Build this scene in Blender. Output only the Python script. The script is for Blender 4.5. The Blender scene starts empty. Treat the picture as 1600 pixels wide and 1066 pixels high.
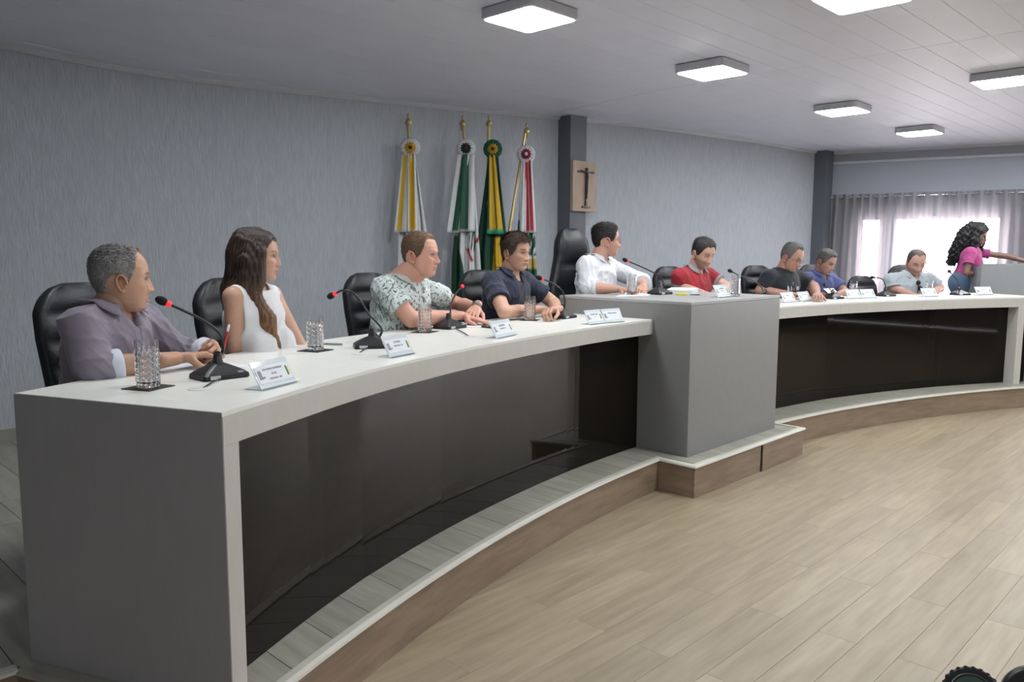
import bpy, bmesh, math, random
import numpy as np
from mathutils import Vector, Matrix

random.seed(7); RNG = np.random.RandomState(11)
S = bpy.context.scene
COL = S.collection
rad = math.radians

# ------------------------------------------------------------------ camera, world, exposure
YAW, PITCH, ROLL = rad(44.335), rad(6.515), rad(0.203)
fwd = Vector((math.cos(YAW)*math.cos(PITCH), math.sin(YAW)*math.cos(PITCH), -math.sin(PITCH)))
rgt = Vector((math.sin(YAW), -math.cos(YAW), 0)); upv = rgt.cross(fwd)
rgt2 = rgt*math.cos(ROLL)+upv*math.sin(ROLL); up2 = upv*math.cos(ROLL)-rgt*math.sin(ROLL)
cam = bpy.data.cameras.new('camera'); camo = bpy.data.objects.new('camera', cam); COL.objects.link(camo)
M = Matrix((rgt2, up2, -fwd)).transposed().to_4x4(); M.translation = (0, 0, 1.5)
camo.matrix_world = M
cam.sensor_width = 36; cam.lens = 1241.656/1600*36; cam.clip_start = .05
S.camera = camo

w = bpy.data.worlds.new('world'); S.world = w; w.use_nodes = True
bg = w.node_tree.nodes['Background']; bg.inputs[0].default_value = (1, .97, .98, 1); bg.inputs[1].default_value = 30.0
S.view_settings.view_transform = 'Standard'; S.view_settings.look = 'None'
S.view_settings.gamma = 1; S.view_settings.use_curve_mapping = False
S.view_settings.exposure = 0.05
LAMP = 52.0          # emission strength of every ceiling panel

def area(name, loc, sx, sy, power, col=(.93, .97, 1), rot=(0, 0, 0)):
    l = bpy.data.lights.new(name, 'AREA'); l.shape = 'RECTANGLE'; l.size = sx; l.size_y = sy; l.energy = power; l.color = col
    o = bpy.data.objects.new(name, l); o.location = loc; o.rotation_euler = rot; COL.objects.link(o); return o
# lamps of the same grid that hang outside the frame
for i, (x, y) in enumerate([(1.55, 3.38), (1.6, 1.8), (4.56, -.2), (7.5, -.2), (10.5, -.2), (1.0, -2.2), (4.56, -2.6), (7.5, -2.6), (10.5, 1.8)]):
    area('ceiling_lamp_light', (x, y, 2.86), .41, .41, 17 if i < 2 else 36)

area('daylight_left_fill', (-3.0, -2.5, 1.5), 4, 1.8, 45, (.9, .95, 1), (0, rad(-90), 0))  # added daylight fill from the left; the wall there has no opening

# ------------------------------------------------------------------ materials
MATS = {}
def mat(name, col=(.5, .5, .5), rough=.5, metal=0., spec=.5, noise=0., nscale=20., nstretch=(1, 1, 1), bump=0., bscale=60., bstretch=(1, 1, 1),
        col2=None, emit=None, es=0., alpha=1., trans=0., ior=1.45, coat=0., sheen=0., rnd=0., coords='Object', attr=None, wear=None, sss=0.):
    if name in MATS: return MATS[name]
    m = bpy.data.materials.new(name); m.use_nodes = True; nt = m.node_tree; N = nt.nodes; L = nt.links
    b = N['Principled BSDF']
    b.inputs['Base Color'].default_value = (*col, 1); b.inputs['Roughness'].default_value = rough; b.inputs['Metallic'].default_value = metal
    b.inputs['Specular IOR Level'].default_value = spec; b.inputs['IOR'].default_value = ior
    b.inputs['Transmission Weight'].default_value = trans; b.inputs['Coat Weight'].default_value = coat; b.inputs['Alpha'].default_value = alpha
    b.inputs['Sheen Weight'].default_value = sheen
    if sss:
        b.inputs['Subsurface Weight'].default_value = sss; b.inputs['Subsurface Radius'].default_value = (.012, .005, .003); b.inputs['Subsurface Scale'].default_value = 1.
    if emit: b.inputs['Emission Color'].default_value = (*emit, 1); b.inputs['Emission Strength'].default_value = es
    tc = N.new('ShaderNodeTexCoord'); cur = None
    if attr:
        a = N.new('ShaderNodeVertexColor'); a.layer_name = attr; cur = a.outputs[0]
    def mapped(st, off=False):
        mp = N.new('ShaderNodeMapping'); mp.inputs['Scale'].default_value = st; L.new(tc.outputs[coords], mp.inputs[0])
        if off:
            oi = N.new('ShaderNodeObjectInfo'); mu = N.new('ShaderNodeMath'); mu.operation = 'MULTIPLY'; mu.inputs[1].default_value = 57.; L.new(oi.outputs['Random'], mu.inputs[0]); L.new(mu.outputs[0], mp.inputs[1])
        return mp.outputs[0]
    if noise or col2:
        nz = N.new('ShaderNodeTexNoise'); nz.inputs['Scale'].default_value = nscale; nz.inputs['Detail'].default_value = 5; L.new(mapped(nstretch, rnd > 0), nz.inputs[0])
        mr = N.new('ShaderNodeMapRange'); mr.inputs[1].default_value = .3; mr.inputs[2].default_value = .7; L.new(nz.outputs[0], mr.inputs[0])
        mx = N.new('ShaderNodeMix'); mx.data_type = 'RGBA'; L.new(mr.outputs[0], mx.inputs[0])
        if attr:
            mx.blend_type = 'MULTIPLY'; L.new(cur, mx.inputs[6]); mx.inputs[7].default_value = (1-noise,)*3+(1,)
        else:
            c2 = col2 or tuple(c*(1-noise) for c in col); mx.inputs[6].default_value = (*col, 1); mx.inputs[7].default_value = (*c2, 1)
        cur = mx.outputs[2]
    if rnd:
        oi = N.new('ShaderNodeObjectInfo'); hs = N.new('ShaderNodeHueSaturation'); mr = N.new('ShaderNodeMapRange'); mr.inputs[3].default_value = 1-rnd; mr.inputs[4].default_value = 1+rnd
        L.new(oi.outputs['Random'], mr.inputs[0]); L.new(mr.outputs[0], hs.inputs['Value'])
        if cur: L.new(cur, hs.inputs['Color'])
        else: hs.inputs['Color'].default_value = (*col, 1)
        cur = hs.outputs[0]
    if cur: L.new(cur, b.inputs['Base Color'])
    if bump:
        nz = N.new('ShaderNodeTexNoise'); nz.inputs['Scale'].default_value = bscale; nz.inputs['Detail'].default_value = 4; L.new(mapped(bstretch), nz.inputs[0])
        bp = N.new('ShaderNodeBump'); bp.inputs['Strength'].default_value = bump; bp.inputs['Distance'].default_value = .01; L.new(nz.outputs[0], bp.inputs['Height']); L.new(bp.outputs[0], b.inputs['Normal'])
    MATS[name] = m; return m

m_wall = mat('textured_grey_plaster', (.47, .50, .545), .8, noise=.16, nscale=9, nstretch=(6, 6, .9), bump=.55, bscale=28, bstretch=(3, 3, .6))
m_wall2 = mat('smooth_grey_paint', (.36, .38, .42), .7, noise=.06, nscale=3)
m_pillar = mat('dark_grey_paint', (.12, .13, .15), .6, noise=.08, nscale=4)
m_ceil = mat('ceiling_plastic', (.74, .75, .85), .42, noise=.05, nscale=3, rnd=.012)
m_dark = mat('dark_gap', (.3, .3, .32), .8, noise=.1)
m_mould = mat('white_moulding', (.55, .56, .60), .5, noise=.06, nscale=8)
m_floor = mat('wood_tile_tan', (.345, .285, .192), .36, col2=(.255, .205, .134), nscale=3.0, nstretch=(.9, 8, 1), rnd=.09, bump=.05, bscale=30, bstretch=(1, 8, 1))
m_dais = mat('wood_tile_grey', (.40, .39, .33), .4, col2=(.29, .285, .235), nscale=3.2, nstretch=(9, 1.0, 1), rnd=.08, bump=.05)
m_riser = mat('wood_tile_brown', (.30, .22, .155), .45, col2=(.20, .145, .10), nscale=3.5, nstretch=(1.2, 1.2, 9), rnd=.08, bump=.05)
m_nose = mat('white_nosing', (.60, .585, .52), .35, noise=.08, nscale=12)
m_lam = mat('beige_laminate', (.56, .55, .51), .38, noise=.05, nscale=30, nstretch=(1, 1, .3), bump=.04, bscale=200)
m_lamtop = mat('pale_laminate_top', (.80, .80, .75), .28, noise=.05, nscale=14, bump=.02, bscale=150)
m_lamend = mat('grey_laminate_end', (.33, .325, .33), .4, noise=.06, nscale=30, nstretch=(1, 1, .3))
m_pod = mat('mid_grey_laminate', (.225, .225, .225), .4, noise=.05, nscale=20)
m_glassblk = mat('black_glass', (.010, .008, .006), .045, spec=.18)
m_lamp = mat('lamp_diffuser', (.9, .9, .9), .5, emit=(.95, .98, 1.0), es=LAMP, noise=.01)
m_frame = mat('lamp_frame_white', (.50, .51, .56), .4, noise=.04)

# ------------------------------------------------------------------ mesh helpers
def tag(o, label, cat=None, group=None, kind=None):
    if label: o['label'] = label
    if cat: o['category'] = cat
    if group: o['group'] = group
    if kind: o['kind'] = kind
    return o
def mk(name, verts, faces, m, parent=None, smooth=False, kind=None, cols=None, mats=None, fm=None):
    me = bpy.data.meshes.new(name)
    v = np.asarray(verts, float).reshape(-1, 3)
    me.from_pydata(v.tolist(), [], faces if isinstance(faces, list) else np.asarray(faces).tolist())
    if mats:
        for q in mats: me.materials.append(q)
        if fm is not None: me.polygons.foreach_set('material_index', fm)
    else: me.materials.append(m)
    if smooth: me.polygons.foreach_set('use_smooth', [True]*len(me.polygons))
    if cols is not None:
        ca = me.color_attributes.new('Col', 'FLOAT_COLOR', 'POINT')
        c = np.ones((len(v), 4)); c[:, :3] = cols; ca.data.foreach_set('color', c.ravel())
    me.update()
    o = bpy.data.objects.new(name, me); COL.objects.link(o)
    if parent is not None: o.parent = parent
    if kind: o['kind'] = kind
    return o
def empty(name, loc=(0, 0, 0), rz=0, label=None, cat=None, group=None, kind=None):
    o = bpy.data.objects.new(name, None); o.empty_display_size = .1; COL.objects.link(o); o.location = loc; o.rotation_euler = (0, 0, rz)
    return tag(o, label, cat, group, kind)
class MB:
    """collects simple solids; build() links them as one mesh"""
    def __init__(s): s.v = []; s.f = []; s.c = []
    def add(s, v, f, c=None):
        n = len(s.v); s.v += [tuple(p) for p in v]; s.f += [tuple(i+n for i in q) for q in f]
        if c is not None: s.c += [tuple(c)]*len(v)
        return s
    def box(s, c, d, rz=0, bev=0., rx=0, ry=0):
        bm = bmesh.new(); bmesh.ops.create_cube(bm, size=1, matrix=Matrix.Diagonal((*d, 1)))
        if bev: bmesh.ops.bevel(bm, geom=bm.edges[:], offset=bev, segments=2, affect='EDGES', profile=.5)
        R = Matrix.Translation(c) @ Matrix.Rotation(rz, 4, 'Z') @ Matrix.Rotation(ry, 4, 'Y') @ Matrix.Rotation(rx, 4, 'X')
        bm.transform(R); bm.verts.index_update()
        s.add([v.co[:] for v in bm.verts], [[v.index for v in f.verts] for f in bm.faces]); bm.free(); return s
    def tube(s, pts, r, n=8, cap=True):
        pts = [Vector(p) for p in pts]; k = len(pts); rr = r if isinstance(r, (list, tuple, np.ndarray)) else [r]*k
        V = []; up = None
        for i, p in enumerate(pts):
            t = (pts[min(i+1, k-1)]-pts[max(i-1, 0)]).normalized()
            if up is None: up = t.orthogonal().normalized()
            up = (up-t*up.dot(t)); up = up.normalized() if up.length > 1e-6 else t.orthogonal().normalized(); b = t.cross(up)
            for j in range(n):
                a = 2*math.pi*j/n; V.append(p+(up*math.cos(a)+b*math.sin(a))*rr[i])
        F = [(i*n+j, i*n+(j+1) % n, (i+1)*n+(j+1) % n, (i+1)*n+j) for i in range(k-1) for j in range(n)]
        if cap: F += [tuple(range(n-1, -1, -1)), tuple((k-1)*n+j for j in range(n))]
        return s.add(V, F)
    def lathe(s, prof, c=(0, 0, 0), n=24, cap=True):
        V = [(c[0]+r*math.cos(2*math.pi*j/n), c[1]+r*math.sin(2*math.pi*j/n), c[2]+z) for r, z in prof for j in range(n)]
        k = len(prof); F = [(i*n+j, i*n+(j+1) % n, (i+1)*n+(j+1) % n, (i+1)*n+j) for i in range(k-1) for j in range(n)]
        if cap: F += [tuple(range(n-1, -1, -1)), tuple((k-1)*n+j for j in range(n))]
        return s.add(V, F)
    def ell(s, c, r, R=None, nu=16, nv=10):
        V = []
        for i in range(nv+1):
            th = math.pi*i/nv
            for j in range(nu):
                a = 2*math.pi*j/nu; p = Vector((r[0]*math.sin(th)*math.cos(a), r[1]*math.sin(th)*math.sin(a), r[2]*math.cos(th)))
                if R: p = R @ p
                V.append(p+Vector(c))
        F = [(i*nu+j, (i+1)*nu+j, (i+1)*nu+(j+1) % nu, i*nu+(j+1) % nu) for i in range(nv) for j in range(nu)]
        return s.add(V, F)
    def prism(s, poly, z0, z1):
        n = len(poly); V = [(x, y, z0) for x, y in poly]+[(x, y, z1) for x, y in poly]
        F = [tuple(range(n-1, -1, -1)), tuple(range(n, 2*n))]+[(i, (i+1) % n, (i+1) % n+n, i+n) for i in range(n)]
        return s.add(V, F)
    def build(s, name, m, parent=None, smooth=False, kind=None, off=(0, 0, 0)):
        v = np.array(s.v, float)-np.array(off)
        o = mk(name, v, s.f, m, parent, smooth, kind, cols=np.array(s.c) if s.c else None)
        if smooth: 
            me = o.data
            try: me.set_sharp_from_angle(angle=rad(42))
            except Exception: pass
        return o
def sheet(P, th, closed=False):
    """P: (nu,nv,3) grid -> thickened closed solid"""
    P = np.asarray(P, float); nu, nv = P.shape[:2]
    du = np.gradient(P, axis=0); dv = np.gradient(P, axis=1); n = np.cross(du, dv); n /= np.linalg.norm(n, axis=2, keepdims=True)+1e-9
    A = (P+n*th/2).reshape(-1, 3); B = (P-n*th/2).reshape(-1, 3); k = nu*nv; F = []
    idx = lambda i, j: i*nv+j
    for i in range(nu-1):
        for j in range(nv-1):
            q = (idx(i, j), idx(i+1, j), idx(i+1, j+1), idx(i, j+1)); F.append(q); F.append(tuple(x+k for x in q[::-1]))
    ring = [idx(i, 0) for i in range(nu)]+[idx(nu-1, j) for j in range(1, nv)]+[idx(i, nv-1) for i in range(nu-2, -1, -1)]+[idx(0, j) for j in range(nv-2, 0, -1)]
    for a, b in zip(ring, ring[1:]+ring[:1]): F.append((b, a, a+k, b+k))
    return np.vstack([A, B]), F
def dup(root, loc, rz, label=None, group=None, cat=None):
    r = root.copy(); COL.objects.link(r); r.location = loc; r.rotation_euler = (0, 0, rz)
    if label: r['label'] = label
    if group: r['group'] = group
    for ch in list(root.children):
        c = ch.copy(); COL.objects.link(c); c.parent = r
        for g in list(ch.children):
            d = g.copy(); COL.objects.link(d); d.parent = c
    return r

# ------------------------------------------------------------------ the room
ZC = 2.93; ZD = .2
CX, CY = 4.70, -6.58                     # centre of the curved benches
def pol(t, R): return (CX+R*math.sin(rad(t)), CY+R*math.cos(rad(t)))
def wally(x): return 6.15-.1121*(x-1.4)
FW0 = (11.66, 5.0); FWD = (.2497, -.9683)
def farx(y): return FW0[0]+(FW0[1]-y)*FWD[0]/.9683
XL, YF = -3.2, -6.0
def struct(name, mb, m, **k): o = mb.build(name, m, **k); o['kind'] = 'structure'; return o

b = MB(); x0, x1 = XL-.2, 11.9
b.prism([(x0, wally(x0)), (x1, wally(x1)), (x1, wally(x1)+.2), (x0, wally(x0)+.2)], 0, 3.1); struct('wall_back', b, m_wall)
b = MB().box((XL-.1, 0, 1.55), (.2, 13.5, 3.1)); struct('wall_left', b, m_wall2)
b = MB().box((5.5, YF-.1, 1.55), (18.5, .2, 3.1)); struct('wall_front', b, m_wall2)
# far wall with window openings; s runs along the wall from the corner
def fpt(s, o=0.): return (FW0[0]+FWD[0]*s+.9683*o, FW0[1]+FWD[1]*s+.2497*o)
def fquad(s0, s1, z0, z1, o0=0, o1=.2): return [[fpt(s0, o0), fpt(s1, o0), fpt(s1, o1), fpt(s0, o1)], z0, z1]
WINS = [(.50, .80), (.95, 2.27), (3.1, 4.6), (5.2, 6.7)]; WZ0, WZ1 = .75, 1.99
b = MB(); b.prism(*fquad(-.3, 11.6, WZ1, 3.1)); b.prism(*fquad(-.3, 11.6, 0, WZ0))
s = -.3
for a, c in WINS: b.prism(*fquad(s, a, WZ0, WZ1)); s = c
b.prism(*fquad(s, 11.6, WZ0, WZ1)); struct('wall_right', b, m_wall2)
b = MB(); b.prism(*fquad(0, 11.4, 2.755, 2.785, -.045, 0)); struct('trim_1', b, m_mould)
b = MB(); b.prism(*fquad(0, 11.4, 2.32, 2.765, -.03, 0)); struct('trim_2', b, mat('valance_paint', (.36, .39, .44), .6, noise=.05, nscale=3))
m_pane = mat('window_glass', (1, 1, 1), .02, trans=1., ior=1.1, noise=.01); m_alu = mat('window_frame_white', (.7, .7, .72), .4, noise=.04)
for i, (a, c) in enumerate(WINS):
    wn = MB()
    for s0, s1, z0, z1 in [(a, a+.04, WZ0, WZ1), (c-.04, c, WZ0, WZ1), (a, c, WZ0, WZ0+.04), (a, c, WZ1-.04, WZ1)]+([((a+c)/2-.02, (a+c)/2+.02, WZ0, WZ1)] if c-a > .6 else []):
        wn.prism(*fquad(s0, s1, z0, z1, .06, .11))
    o = struct('window_%d' % (i+1), wn, m_alu)
    p = MB().prism(*fquad(a+.03, c-.03, WZ0+.03, WZ1-.03, .08, .086)).build('pane', m_pane, o)

# pillars
b = MB().prism([(6.40, 5.42), (6.66, 5.42), (6.66, 5.75), (6.40, 5.75)], ZD, 2.96); o = struct('trim_3', b, m_pillar)
b = MB().prism([(11.36, 4.86), (11.60, 4.86), (11.72, 5.2), (11.36, 5.2)], ZD, 2.93); o = struct('trim_4', b, m_pillar)

# ceiling: plastic boards .21 wide, slightly sagging towards the back wall
SAGX = [-3, 1.5, 1.87, 2.27, 2.71, 3.46, 4.6, 5.21, 6.3, 6.84, 7.65, 8.82, 9.89, 10.97, 11.54]
SAGZ = [.06, .10, .13, .15, .155, .14, .11, .09, .05, .03, .0, -.01, -.02, 0, 0]
def zceil(x, y):
    s = np.interp(x, SAGX, SAGZ); t = min(1, max(0, (y-(wally(x)-1.7))/1.7)); return ZC-s*t*t*(3-2*t)
ceil = MB().prism([(XL-.1, YF), (14.7, YF), (11.9, 5.2), (XL-.1, 6.9)], 3.05, 3.1); ceil = struct('ceiling', ceil, m_dark)
y = YF
k = 0
while y < 6.7:
    y0, y1 = y+.001, y+.209
    xe = min(farx(y0)+.05, 11.9) if y1 > 5 else farx(y0)+.05
    if wally(xe) < y0: xe = 1.4+(6.15-y0)/.1121+.3
    segs = [(XL-.05, min(6.148, xe))]+([(6.154, xe)] if xe > 6.4 else [])
    for xa, xb in segs:
        n = max(2, int((xb-xa)/.6)) if y1 > 3.3 else 2
        V = []; F = []
        for i in range(n+1):
            x = xa+(xb-xa)*i/n
            for yy, dz in ((y0, .012), (y0, .0012), (y0+.005, 0), (y1-.005, 0), (y1, .0012), (y1, .012)): V.append((x, yy, zceil(x, yy)+dz))
        for i in range(n):
            for j in range(5): a = i*6+j; F.append((a, a+1, a+7, a+6))
            F.append((i*6+5, i*6, i*6+6, i*6+11))
        F += [tuple(range(5, -1, -1)), tuple(n*6+j for j in range(6))]
        mk('ceiling_board', V, F, m_ceil, ceil)
    y += .21
# backing above the boards so the gaps read dark
n = 120; V = []; F = []
for i in range(n+1):
    x = XL+(12.0-XL)*i/n
    for j in range(13):
        yy = YF+(wally(x)-YF)*(j/12)**.5; V.append((x, yy, zceil(x, yy)+.03))
for i in range(n):
    for j in range(12): a = i*13+j; F.append((a, a+13, a+14, a+1))
mk('ceiling_backing', V, F, m_dark, ceil)
# cove moulding under the ceiling along the back wall
P = []
for i in range(60):
    x = XL+(11.64-XL)*i/59; y = wally(x); z = zceil(x, y)
    P.append([(x, y+.01, z-.03), (x, y-.012, z-.03), (x, y-.03, z-.008), (x, y-.034, z+.01)])
v, f = sheet(P, .006); o = mk('baseboard_top', v, f, m_mould); o.name = 'trim_5'; o['kind'] = 'structure'
b = MB(); b.prism(*fquad(0, 11.4, 2.895, 2.93, -.035, 0)); struct('trim_6', b, m_mould)

# main floor: planks 1.2 x .15 along x
fl = MB().prism([(XL-.1, YF), (14.7, YF), (11.9, 5.2), (XL-.1, 6.9)], -.06, -.004); fl = struct('floor', fl, m_floor)
def plankmesh(name, L, W, m, h=.008):
    bb = MB().box((L/2, W/2, -h/2), (L-.003, W-.003, h), bev=.0016); return bb
pm = None; cnt = 0
for r in range(-34, 14):
    y0 = 1.23+.15*r; xoff = (3.02 if r % 2 == 1 else 3.61) if r >= 0 else (3.02 if r % 2 else 3.61)
    for q in range(-4, 7):
        x0 = xoff-.01+1.19*q + .0
        # keep the planks the camera can see
        cx, cy = x0+.6, y0+.07
        vx = Vector((cx, cy, -1.5)); d = vx.dot(fwd); u = vx.dot(rgt)
        if d < 1.9 or abs(u) > d*.66+.9: continue
        if cx < .2 or (cx-CX)**2+(cy-CY)**2 > 9.9**2 or cx > 12.5: continue
        if vx.dot(upv) < -d*.47-.25: continue
        if cnt >= 300: continue
        if pm is None:
            pm = MB().box((.595, .075, -.005), (1.1895, .1492, .009), bev=.0010).build('floor_plank', m_floor, fl); o = pm
        else:
            o = pm.copy(); COL.objects.link(o)
        o.location = (x0, y0, 0); cnt += 1
print('planks', cnt)

# dais: outline of the raised platform
def nosearc(t0, t1, R, n): return [pol(t0+(t1-t0)*i/n, R) for i in range(n+1)]
RN = 9.345
yb = math.sqrt(RN**2-(4.14-CX)**2)+CY; yb2 = math.sqrt(RN**2-(5.64-CX)**2)+CY
tL = math.degrees(math.asin((4.14-CX)/RN)); tR = math.degrees(math.asin((5.64-CX)/RN))
outline = [(XL, 2.73), (.60, 2.73)]+nosearc(-23.75, tL, RN, 40)+[(4.14, 2.49), (5.64, 2.49)]+nosearc(tR, 33, RN, 48)+[(12.61, 1.31)]
b = MB(); poly = outline+[(11.66, 5.0), (XL, wally(XL))]
# riser inset a little, top just under the planks
cen = np.array([CX, 5.0])
b.prism([(x+(.02 if abs(x-4.14) < .01 else -.02 if abs(x-5.64) < .01 else 0), y+.02) for x, y in poly], 0, ZD-.009); dais = struct('floor_dais', b, m_riser); dais.name = 'floor.001'
def front_y(x):
    if x < .60: return 2.73
    if x < .95: return 2.73-(x-.60)/(.936-.60)*(2.73-1.975)
    if 4.14 <= x <= 5.64: return 2.49
    if x > 9.79: return 1.31
    return math.sqrt(max(.01, RN**2-(x-CX)**2))+CY
x = XL; i = 0
while x < 12.2:
    xa, xb = x+.0015, x+.1985; fa, fb = front_y(xa), front_y(xb)
    if (xa < 4.14 < xb): fa = fb = front_y(xa)
    if (xa < 5.64 < xb): fa = fb = front_y(xb)
    fa += .03; fb += .03; ya, ybk = wally(xa), wally(xb)
    if xb > 11.7: ya = ybk = 5.0-(xb-11.66)*3.8
    cuts = [0]
    if x < 1.4: cuts += [max(fa, fb)+.75+.6*(i % 2), max(fa, fb)+1.95+.6*(i % 2)]
    pts = [(fa, fb)]+[(c, c) for c in cuts[1:] if c < ya-.2]+[(ya, ybk)]
    for (p, q), (r_, s_) in zip(pts, pts[1:]):
        bb = MB().prism([(xa, p+.0015), (xb, q+.0015), (xb, s_-.0015), (xa, r_-.0015)], ZD-.009, ZD); bb.build('dais_plank', m_dais, dais)
    x += .2; i += 1
# nosing strips and riser tiles along the outline
def ribbon(pts, name, prof, m, parent):
    pts = [Vector((*p, 0)) for p in pts]; V = []; n = len(pts); k = len(prof)
    for i, p in enumerate(pts):
        t0 = (pts[i]-pts[i-1]).normalized() if i else (pts[1]-pts[0]).normalized()
        t1 = (pts[i+1]-pts[i]).normalized() if i < n-1 else t0
        nn0 = Vector((t0.y, -t0.x, 0)); nn1 = Vector((t1.y, -t1.x, 0)); nn = (nn0+nn1); nn = nn/(nn.length**2)*2 if nn.length > 1e-6 else nn0
        for o, z in prof: V.append(p+nn*o+Vector((0, 0, z)))
    F = [(i*k+j, i*k+(j+1) % k, (i+1)*k+(j+1) % k, (i+1)*k+j) for i in range(n-1) for j in range(k)]+[tuple(range(k-1, -1, -1)), tuple((n-1)*k+j for j in range(k))]
    return mk(name, V, F, m, parent)
NP = [(-.032, ZD-.012), (-.032, ZD+.005), (-.004, ZD+.006), (.010, ZD+.001), (.014, ZD-.008), (.006, ZD-.014)]
runs = [nosearc(-23.75, tL, RN, 40), [nosearc(tL, tL, RN, 1)[0], (4.14, 2.49)], [(4.14, 2.49), (5.64, 2.49)], [(5.64, 2.49), pol(tR, RN)], nosearc(tR, 33, RN, 48)+[(12.6, 1.31)]]
full = nosearc(-23.75, tL, RN, 40)+[(4.14, 2.49), (5.64, 2.49)]+nosearc(tR, 33, RN, 48)+[(12.6, 1.31)]
ribbon([(XL, 2.73), (.60, 2.73)], 'step_nosing', NP, m_nose, dais)
ribbon([(.60, 2.73), (.93, 1.99)], 'step_nosing', [(a, z-.004) for a, z in NP], m_dais, dais)
ribbon(full, 'step_nosing', NP, m_nose, dais)
RP = [(-.014, .0), (-.014, ZD-.014), (.0, ZD-.014), (.0, .0)]
def riser(pts, extra=None):
    return ribbon(pts, 'riser_tile', RP, m_riser, dais)
arcL = nosearc(-23.75, tL, RN, 60); step = 20
for i in range(0, 60, step): riser(arcL[i:i+step+1])
riser([(4.14, pol(tL, RN)[1]), (4.14, 2.5055)])
riser([(4.14, 2.49), (4.985, 2.49)])
o = riser([(5.0, 2.482), (5.64, 2.49)])            # slightly loose tile with a dark crack beside it
riser([(5.64, 2.498), (5.64, pol(tR, RN)[1])])
arcR = nosearc(tR, 33, RN, 60)
for i in range(0, 60, 15): riser(arcR[i:i+16])
riser([(9.79, 1.31), (12.6, 1.31)]); riser([(XL, 2.73), (.60, 2.73)]); riser([(.60, 2.73), (.93, 1.99)])
crk = MB().add([(4.992, 2.4865, .178), (4.996, 2.4865, .178), (5.004, 2.4865, .0), (4.978, 2.4865, .0), (4.992, 2.50, .178), (4.996, 2.50, .178), (5.004, 2.50, .0), (4.978, 2.50, .0)], [(0, 3, 2, 1), (4, 5, 6, 7), (0, 1, 5, 4), (1, 2, 6, 5), (2, 3, 7, 6), (3, 0, 4, 7)]).build('crack', mat('crack_black', (.008, .008, .01), .7), dais)

# baseboard tiles along the back wall
x = XL; bbm = mat('baseboard_tile', (.33, .32, .27), .4, noise=.25, nscale=5)
bb0 = empty('baseboard_back', kind='structure')
while x < 11.2:
    xa, xb = x+.003, x+.597
    MB().prism([(xa, wally(xa)-.012), (xb, wally(xb)-.012), (xb, wally(xb)), (xa, wally(xa))], ZD, ZD+.082).build('baseboard_tile', bbm, bb0); x += .6

# ------------------------------------------------------------------ benches
HD, TT = 1.06, .095
TL_ = [(-24, 9.39), (-23.4, 9.394), (-21.8, 9.416), (-19.7, 9.448), (-17.9, 9.47), (-14.3, 9.492), (-10.1, 9.50), (-6.9, 9.508), (-1.5, 9.508), (0, 9.51), (8, 9.55), (13, 9.58), (18.6, 9.56), (22.6, 9.54), (28, 9.50)]
def RF(t): return float(np.interp(t, [a for a, _ in TL_], [b_ for _, b_ in TL_]))
def arcband(t0, t1, r0, r1, z0, z1, n, mb=None, xa=None, xb=None):
    """annular slab; r0, r1 are functions of the angle; optional clip of the end to x = const"""
    mb = mb or MB(); V = []
    for i in range(n+1):
        t = t0+(t1-t0)*i/n
        for r in (r0, r1):
            R = r(t); tt = t
            if i == n and xb is not None: tt = math.degrees(math.asin((xb-CX)/R))
            if i == 0 and xa is not None: tt = math.degrees(math.asin((xa-CX)/R))
            V += [(*pol(tt, R), z0), (*pol(tt, R), z1)]
    F = []
    for i in range(n):
        a = i*4; c = a+4; F += [(a, a+1, c+1, c), (a+2, c+2, c+3, a+3), (a, c, c+2, a+2), (a+1, a+3, c+3, c+1)]
    F += [(0, 2, 3, 1), (n*4, n*4+1, n*4+3, n*4+2)]
    return mb.add(V, F)
def bench(label, t0, t1, xa, xb, posts, panels, side):
    root = empty('curved_bench', (*pol((t0+t1)/2, 9.8), ZD), label=label, cat='desk', group=None)
    off = root.location
    b = arcband(t0, t1, lambda t: RF(t)+.002, lambda t: RF(t)+.79, HD-.012, HD, 40, xa=xa, xb=xb); b.build('top', m_lamtop, root, off=off)
    b = arcband(t0, t1, RF, lambda t: RF(t)+.03, HD-TT, HD-.0122, 40, xa=xa, xb=xb)
    b2 = arcband(t0, t1, lambda t: RF(t)+.03, lambda t: RF(t)+.79, HD-TT, HD-.0125, 40, xa=xa, xb=xb); b.add(b2.v, b2.f)
    b.build('apron', m_lam, root, off=off)
    for p0, p1, end in posts:
        b = arcband(p0, p1, lambda t: RF(t)+.0005, lambda t: RF(t)+.79 if end else RF(t)+.2, ZD, HD-TT-.0005, 2); o = b.build('end_panel' if end else 'post', m_lam, root, off=off)
    for p0, p1, pa, pb in panels:
        b = arcband(p0, p1, lambda t: RF(t)+.11, lambda t: RF(t)+.118, ZD+.001, HD-TT-.001, 40, xa=pa, xb=pb); b.build('glass_front', m_glassblk, root, smooth=False, off=off)
    return root
PX0, PX1, PY0, PY1, PH = 4.291, 5.486, 2.64, 3.72, 1.183
lb = bench('long left curved bench with pale top and black glass front', -23.42, -2.5, None, PX0-.001, [(-23.42, -23.01, True)], [(-23.0, -2.6, None, PX0-.002)], 0)
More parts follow.
